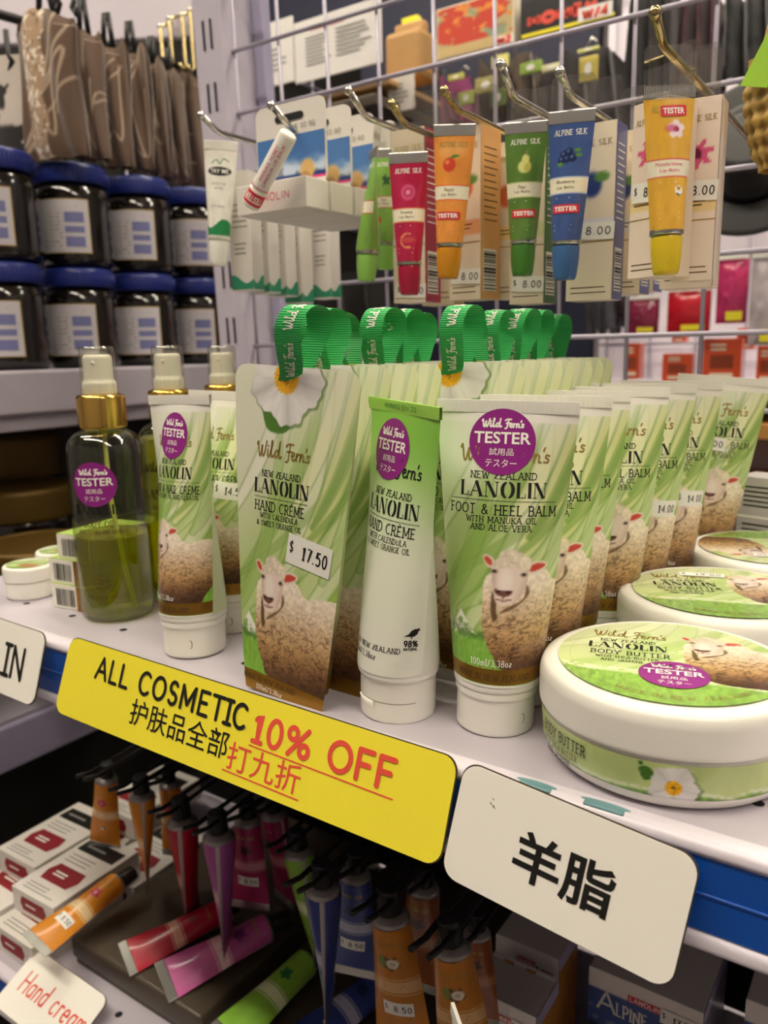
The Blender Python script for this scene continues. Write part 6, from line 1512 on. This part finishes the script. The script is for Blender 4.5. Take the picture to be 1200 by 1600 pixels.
t, W, H = slab('cardboard_box', 'brown cardboard box below the paper lists behind the grid', 'box', 425, 122, 610, 176, 1.0, .14, 'cardboard', 'box'); face(t, W, H, 'tape', [(rc(-W * .5, H * .42, W * .5, H * .56), 'carton_cream', None)])
t, W, H = slab('paper_bag', 'crumpled tan paper bag behind the grid, right of the list', 'bag', 600, 36, 655, 130, 1.1, .06, 'cardboard', 'bag', bev=.01); m = M(); m.add(box(0, .03, H, W * .8, .02, .03, .004), 'cardboard'); m.build('folded_top', t)
t, W, H = slab('notice_sheet', 'small grey paper sheet behind the grid, below the tan bag', 'paper', 606, 112, 646, 178, 1.02, .003, 'carton_white'); face(t, W, H, 'writing', [(lines(-W * .3, W * .3, H * .2, H * .8, 5, .0025, 2), 'grey_ink', None)])
t, W, H = slab('yellow_packet', 'yellow packet behind the grid near the top', 'packet', 628, 22, 652, 74, 1.15, .012, 'sign_yellow', 'packet'); face(t, W, H, 'label', [(rc(-W * .4, H * .2, W * .4, H * .4), 'print_matte', hx('4a6a3a'))])
# printed bags: plain generic splashes of colour
A_, t2 = None, None
t, W, H = slab('printed_bag', 'cream bag with an orange red splash print at the top behind the grid', 'bag', 682, -20, 804, 96, 1.05, .02, 'carton_cream', 'bag')
m = M(); n = 70; X_, Z_ = np.meshgrid(np.linspace(-W * .48, W * .48, n), np.linspace(H * .03, H * .97, n)); x, z = X_.ravel() / W, Z_.ravel() / H
C = mixc(np.tile(hx('b8a878'), (x.size, 1)), hx('8a9a7a'), sstep(.45, .6, fbm(x * 6, z * 6, 2))); C = mixc(C, hx('c8402a'), sstep(.44, .52, fbm(x * 4 + 3, z * 4, 7) + .25 * (1 - 3 * np.hypot(x + .05, z - .62)))); C = mixc(C, hx('e08a3a'), sstep(.55, .6, fbm(x * 9, z * 9, 5)) * (z > .35)); C = mixc(C, hx('c9b07a'), z < .22)
m.add(gridf(np.stack([X_, np.full_like(X_, -.0006), Z_], -1)), 'print_matte', C, smooth=False); ink(m, rc(W * .26, 0, W * .5, H * .16), flat_front(-.001), 'paper_white'); ink(m, stext('W2', W * .16, H * .10, .004, W * .38, H * .08), flat_front(-.0014), 'red_ink'); m.build('print', t)
t, W, H = slab('printed_bag', 'black bag with red lettering and a white W-4 ticket at the top', 'bag', 812, -40, 966, 62, 1.05, .02, 'black_plastic', 'bag')
face(t, W, H, 'print', [(rc(-W * .48, 0, W * .48, H * .10), 'sign_yellow', None), (stext('HONEY', W * .7, H * .22, .006, -.05 * W, H * .40), 'red_ink', None), (rc(W * .12, H * .04, W * .46, H * .40), 'paper_white', None), (stext('W/4', W * .24, H * .22, .004, W * .29, H * .20), 'red_ink', None)])
lab_ = [(700, 112, 724, 128, 'b9b85a'), (742, 116, 776, 148, 'a8a060'), (768, 82, 794, 108, 'd4cf7a'), (812, 92, 846, 118, '8fae4a'), (846, 96, 876, 114, 'e0dcb0'), (902, 70, 936, 84, 'c8c87a'), (904, 84, 934, 130, 'c9b95a'), (716, 140, 740, 166, '9fb04a'), (765, 136, 790, 168, '6a7a4a')]
for k, (a, b, c, d, col) in enumerate(lab_):
    t, W, H = slab('header_card', f'{["first","second","third","fourth","fifth","sixth","seventh","eighth","ninth"][k]} small lime header card from the left among hanging goods beyond the grid', 'tag', a, b, c, d, 1.15 + .01 * (k % 3), .004, 'print_matte', 'card', col=hx(col), group='lime header cards beyond the grid'); face(t, W, H, 'spot', [(poly2([(W * .2 * math.cos(q * PI / 8), H * .5 + H * .25 * math.sin(q * PI / 8)) for q in range(16)]), 'price_paper', None)])
def cloth(label, x0, y0, x1, y1, Y, col, seed, cat='garment'):
    A, B = at(x0, y1, Y=Y), at(x1, y0, Y=Y); W, H = B.x - A.x, B.z - A.z
    t = thing('hanging_garment', label, cat, ((A.x + B.x) / 2, Y, A.z)); m = M(); n = 46
    U, V = np.meshgrid(np.linspace(-.5, .5, n), np.linspace(0, 1, n)); fold = .016 * np.sin(U * 18 + seed + 1.5 * V) + .01 * fbm(U * 6, V * 5, seed)
    P = np.stack([U * W * (1 - .12 * V), -.02 - fold, V * H + .01 * np.sin(U * 14 + seed)], -1); C = np.tile(hx(col), (U.size, 1)) * (.85 + .3 * fbm(U.ravel() * 8, V.ravel() * 8, seed))[:, None]
    v, f = gridf(P); m.add((v, f), 'fabric_print', C); v, f = gridf(P * [1, -1, 1]); m.add((v, f[:, ::-1]), 'fabric_print', C); m.build('cloth', t)
    m = M(); m.add(rod([(0, 0, H * .98), (0, 0, H + .02), (.008, 0, H + .03), (.016, 0, H + .022)], .002, 6), 'chrome'); m.build('hanger_hook', t)
cloth('magenta purple cloth pouch hanging beyond the grid above the orange tube', 700, 128, 742, 205, 1.38, '7a2456', 1)
cloth('black clothing hanging beyond the grid, left of the purple one', 658, 118, 704, 240, 1.40, '17141a', 2)
cloth('brown and black clothing hanging beyond the grid above the pear tube', 762, 90, 850, 210, 1.22, '4a3c30', 3)
cloth('dark clothing hanging beyond the grid above the blueberry tube', 850, 80, 985, 230, 1.24, '221a1c', 4)
cloth('maroon cloth hanging beyond the grid at the upper right', 1056, -20, 1134, 190, 1.2, '3e0e1c', 5)
cloth('black cloth hanging at the upper right frame edge', 1120, -20, 1230, 130, 1.22, '0f0c10', 6)
cloth('dark goods hanging beyond the grid, below the carded boxes', 505, 430, 620, 566, 1.22, '1a1714', 7)
cloth('dark blue fringe hanging beyond the grid by the right ribbon loops', 920, 462, 968, 522, 1.44, '151426', 8)
cloth('dark cloth beyond the grid between the white tube and the lip balms', 424, 380, 500, 560, 1.38, '16130f', 9)
cloth('dark brown clothing hanging beyond the grid behind the yellow tube', 980, -30, 1062, 200, 1.28, '1c1414', 11)
# hats
def hat(label, px, py, Y, R, tilt):
    P = at(px, py, Y=Y); t = thing('felt_hat', label, 'hat', P, (PI / 2 - tilt, .1, 0), 'black felt hats beyond the grid')
    m = M(); m.add(lathe(smoothprof([(0, .055), (R * .42, .055), (R * .5, .045), (R * .54, .0), (R * .95, -.006), (R, -.003), (R * .95, .0), (R * .56, .006), (R * .5, .0), (0, -.002)], 5, .008), 48), 'hat_felt'); m.build('hat', t)
    m = M(); m.add(lathe([(R * .545, .004), (R * .535, .018), (R * .55, .018), (R * .56, .004), (R * .545, .004)], 48), 'black_plastic'); m.build('hat_band', t)
mat('hat_felt', '1d1a19', rough=0.55, var=0.1, fabric=True, bump=.05)
hat('upper black felt hat at the right beyond the grid', 1180, 240, 1.05, .085, .1)
hat('lower black felt hat at the right beyond the grid', 1176, 268, .93, .072, .45)
# woven basket bag with a green ticket
P = at(1222, 266, Y=.46); R = .0175; H = .034
t = thing('woven_bag', 'woven flax bag at the right edge, cut by the frame', 'woven bag', P, (0, 0, .2))
m = M(); nu, nv = 96, 48; U, V = np.meshgrid(np.linspace(0, 2 * PI, nu + 1), np.linspace(0, 1, nv)); a = U * 14 / (2 * PI); b = V * 7
wv = np.where((np.floor(a + b) + np.floor(a - b)) % 2 == 0, 1, -1) * np.abs(np.sin((a + b) * PI)) * np.abs(np.sin((a - b) * PI)); rr = R * (.35 + .75 * np.sin(np.clip(V * .62 + .06, 0, 1) * PI) ** .8) + .0014 * wv
C = mixc(np.tile(hx('b99a52'), (U.size, 1)), hx('7e6228'), sstep(.2, -.6, wv.ravel())) * (.85 + .3 * fbm(U.ravel() * 8, V.ravel() * 12, 3))[:, None]
m.add(gridf(np.stack([rr * np.cos(U), rr * np.sin(U), V * H * 1.5], -1)), 'print_matte', C); m.build('woven_body', t)
m = M(); m.add(rod([(R * .7, 0, H * 1.45), (R * .5, 0, H * 2.0), (-R * .5, 0, H * 2.0), (-R * .7, 0, H * 1.45)], .0025, 8), 'cardboard'); m.build('handle', t)
m = M(); A, B = at(1156, 134, Y=.44), at(1200, 62, Y=.44); m.add(plate([(A.x, A.z), (A.x + .012, A.z - .003), (B.x + .01, B.z + .004), (B.x + .002, B.z + .008)], .0006), 'print_matte', hx('9ccc3c'), smooth=False, T=Matrix.Rotation(-.2, 4, 'Z') @ Matrix.Translation((-P.x, -.02, -P.z))); m.build('ticket', t, label='lime green paper ticket')

# packs on the far white gondola
def film_pack(label, x0, y0, x1, y1, Y, col, crumple=True, lab=True):
    A, B = at(x0, y1, Y=Y), at(x1, y0, Y=Y); W, H = B.x - A.x, B.z - A.z; t = thing('packet', label, 'packet', ((A.x + B.x) / 2, Y, A.z), group='wrapped packets on the far rack')
    m = M(); n = 34; U, V = np.meshgrid(np.linspace(-.5, .5, n), np.linspace(0, 1, n)); k = np.clip(np.sin(np.clip(U + .5, .01, .99) * PI) * np.sin(np.clip(V, .01, .99) * PI), 0, 1) ** .4
    d = .012 * k + (.006 * np.abs(fbm(U * 7, V * 5, 3) - .45) if crumple else 0); P = np.stack([U * W, -d, V * H], -1)
    C = np.tile(hx(col), (U.size, 1)) * (.85 + .3 * fbm(U.ravel() * 5, V.ravel() * 9, 5))[:, None]
    v, f = gridf(P); m.add((v, f), 'print_gloss', C); v, f = gridf(P * [1, -1, 1]); m.add((v, f[:, ::-1]), 'print_gloss', C); m.build('packet', t)
    if lab: m = M(); m.add(box(0, -.008, H * 1.03, W, .003, H * .10, .0005), 'price_paper', smooth=False); m.build('header', t); m = M(); ink(m, rc(-W * .1, H * .04, W * .45, H * .18), flat_front(-.0185), 'sign_yellow'); m.build('label', t)
film_pack('pink film wrapped packet beyond the grid at the right', 1118, 402, 1172, 506, 1.3, 'c83a6e')
film_pack('white film wrapped packet at the right frame edge', 1168, 398, 1232, 540, 1.28, 'c9bfc4')
film_pack('bright red packet with yellow label below the manuka cartons', 1042, 452, 1112, 520, 1.3, 'c81f2e', False)
film_pack('dark pink packet left of the red one beyond the grid', 982, 466, 1030, 522, 1.32, '8a2a4a')
film_pack('black wrapped packet beyond the grid near the fringe', 960, 452, 996, 512, 1.46, '2a2022', True, False)
for k, (a, b, c, d) in enumerate(((974, 536, 1000, 592), (1034, 552, 1082, 596), (1096, 528, 1160, 596), (1180, 540, 1214, 600), (1050, 508, 1072, 535), (1150, 512, 1180, 545))):
    t, W, H = slab('orange_carton', ['leftmost orange carton', 'second orange carton', 'widest orange carton', 'orange carton at the frame edge', 'small set back orange carton under the red packet', 'small set back orange carton under the pink packet'][k] + ' on the far rack', 'carton', a, b, c, d, 1.32 + .08 * (k > 3), .04, 'print_satin', 'carton', .1, hx('d2512a'), 'orange cartons on the far rack')
    face(t, W, H, 'label', [(rc(-W * .3, H * .30, W * .3, H * .62), 'print_matte', hx('8a3a1c')), (lines(-W * .3, W * .3, H * .7, H * .9, 2, H * .05, 2), 'carton_cream', None), (rc(-W * .3, H * .1, W * .3, H * .2), 'carton_cream', None)])
fr_ = thing('far_rack', 'pale lavender far rack with shelf boards and wire mesh beyond the grid', 'rack', (0, 0, 0))
A, B = at(930, 600, Y=1.5), at(1420, 100, Y=1.5)
m = M(); m.add(box((A.x + B.x) / 2, 1.52, .0, B.x - A.x, .02, 1.8, .002), 'rail_white', smooth=False); m.build('back_panel', fr_)
m = M()
for k in range(9): m.add(rod([(A.x + .02 + .08 * k, 1.500, -.8), (A.x + .02 + .08 * k, 1.500, .85)], .0025, 6), 'grid_wire')
for k in range(10): m.add(rod([(A.x, 1.495, -.6 + .15 * k), (B.x, 1.495, -.6 + .15 * k)], .0025, 6), 'grid_wire')
m.build('mesh_wires', fr_)
for k, (py_) in enumerate((600, 660, 760)):
    z = at(1150, py_, Y=1.3).z; m = M(); m.add(box((A.x + B.x) / 2, 1.40, z - .012, B.x - A.x, .22, .024, .002), 'rail_white' if k == 0 else 'wood_shelf' if 'wood_shelf' in MATS else 'cardboard', smooth=False); m.build('shelf_board', fr_)
# dark rack that closes the view on the left half
dr = thing('dark_rack', 'dark blue back panel of the rack behind the grid', 'rack', (0, 0, 0)); C0, C1 = at(360, 400, Y=1.55), at(935, 400, Y=1.55)
m = M(); m.add(box((C0.x + C1.x) / 2 - .1, 1.56, .0, C1.x - C0.x + .2, .02, 2.0, .002), 'dark_panel', smooth=False) if False else None
mat('dark_panel', '1a1c33', rough=.6, var=.1); m.add(box((C0.x + C1.x) / 2 - .01, 1.56, .0, C1.x - C0.x, .02, 2.0, .002), 'dark_panel', smooth=False); m.build('back_panel', dr)
z = at(500, 540, Y=.92).z; m = M(); m.add(box(-.72, .93, z - .012, .26, .08, .016, .002), 'shelf_grey', smooth=False); m.build('shelf_board', dr)
z3 = at(500, 178, Y=1.0).z; m = M(); xa, xb = at(392, 170, Y=1.0).x, at(612, 170, Y=1.0).x; m.add(box((xa + xb) / 2, 1.06, z3 - .010, xb - xa, .20, .014, .002), 'tray_brown', smooth=False); m.build('upper_board', dr)
for k, (a, b, c, d) in enumerate(((428, 538, 470, 580), (385, 545, 425, 585))):
    slab('pale_carton', ['pale carton standing beyond the grid by the first ribbon loop', 'pale carton beyond the grid behind the spray caps'][k], 'carton', a, b, c, d, .80, .04, 'carton_cream', 'carton')
# back of our own bay under the shelf: dark kick panel
bp = thing('bay_back_panel', 'dark back panel of the bay below the display shelf', 'back panel', (-.18, .665, -.45)); m = M(); m.add(box(0, 0, 0, 1.0, .012, .85, .002), 'dark_panel', smooth=False); m.build('panel', bp)
# ------------------------------------------------------------------ the room
RX0, RX1, RY0, RY1, RZ0, RZ1 = -2.4, 1.6, -1.6, 3.2, -1.15, 1.55
m = M(); m.add(box((RX0 + RX1) / 2, (RY0 + RY1) / 2, RZ0 - .02, RX1 - RX0, RY1 - RY0, .04), 'floor_vinyl', smooth=False); struct('floor', m)
m = M(); m.add(box((RX0 + RX1) / 2, (RY0 + RY1) / 2, RZ1 + .02, RX1 - RX0, RY1 - RY0, .04), 'ceiling_tile', smooth=False); struct('ceiling', m)
for nm, a in (('wall_left', (RX0 - .02, (RY0 + RY1) / 2, .04, RY1 - RY0)), ('wall_right', (RX1 + .02, (RY0 + RY1) / 2, .04, RY1 - RY0)), ('wall_back', ((RX0 + RX1) / 2, RY1 + .02, RX1 - RX0, .04)), ('wall_front', ((RX0 + RX1) / 2, RY0 - .02, RX1 - RX0, .04))):
    m = M(); m.add(box(a[0], a[1], (RZ0 + RZ1) / 2, a[2], a[3], RZ1 - RZ0), 'wall_paint', smooth=False); struct(nm, m)
for (x, y, w, nm) in ((-.55, -.32, 1.5, 'long ceiling light over the aisle, left'), (1.0, -.32, 1.0, 'long ceiling light over the aisle, right'), (-.5, .95, 1.5, 'long ceiling light over the rack beyond, left'), (.9, 1.1, 1.0, 'long ceiling light over the rack beyond, right'), (-1.6, .3, .9, 'ceiling light over the honey shelves')):
    t = thing('ceiling_light', nm, 'ceiling light', (x, y, RZ1 - .06))
    m = M(); m.add(box(0, 0, .04, w + .04, .16, .04, .004), 'white_plastic', smooth=False); m.build('housing', t)
    m = M(); m.add(box(0, 0, .008, w, .12, .024, .004), 'lamp_glow', smooth=False); m.build('diffuser', t)
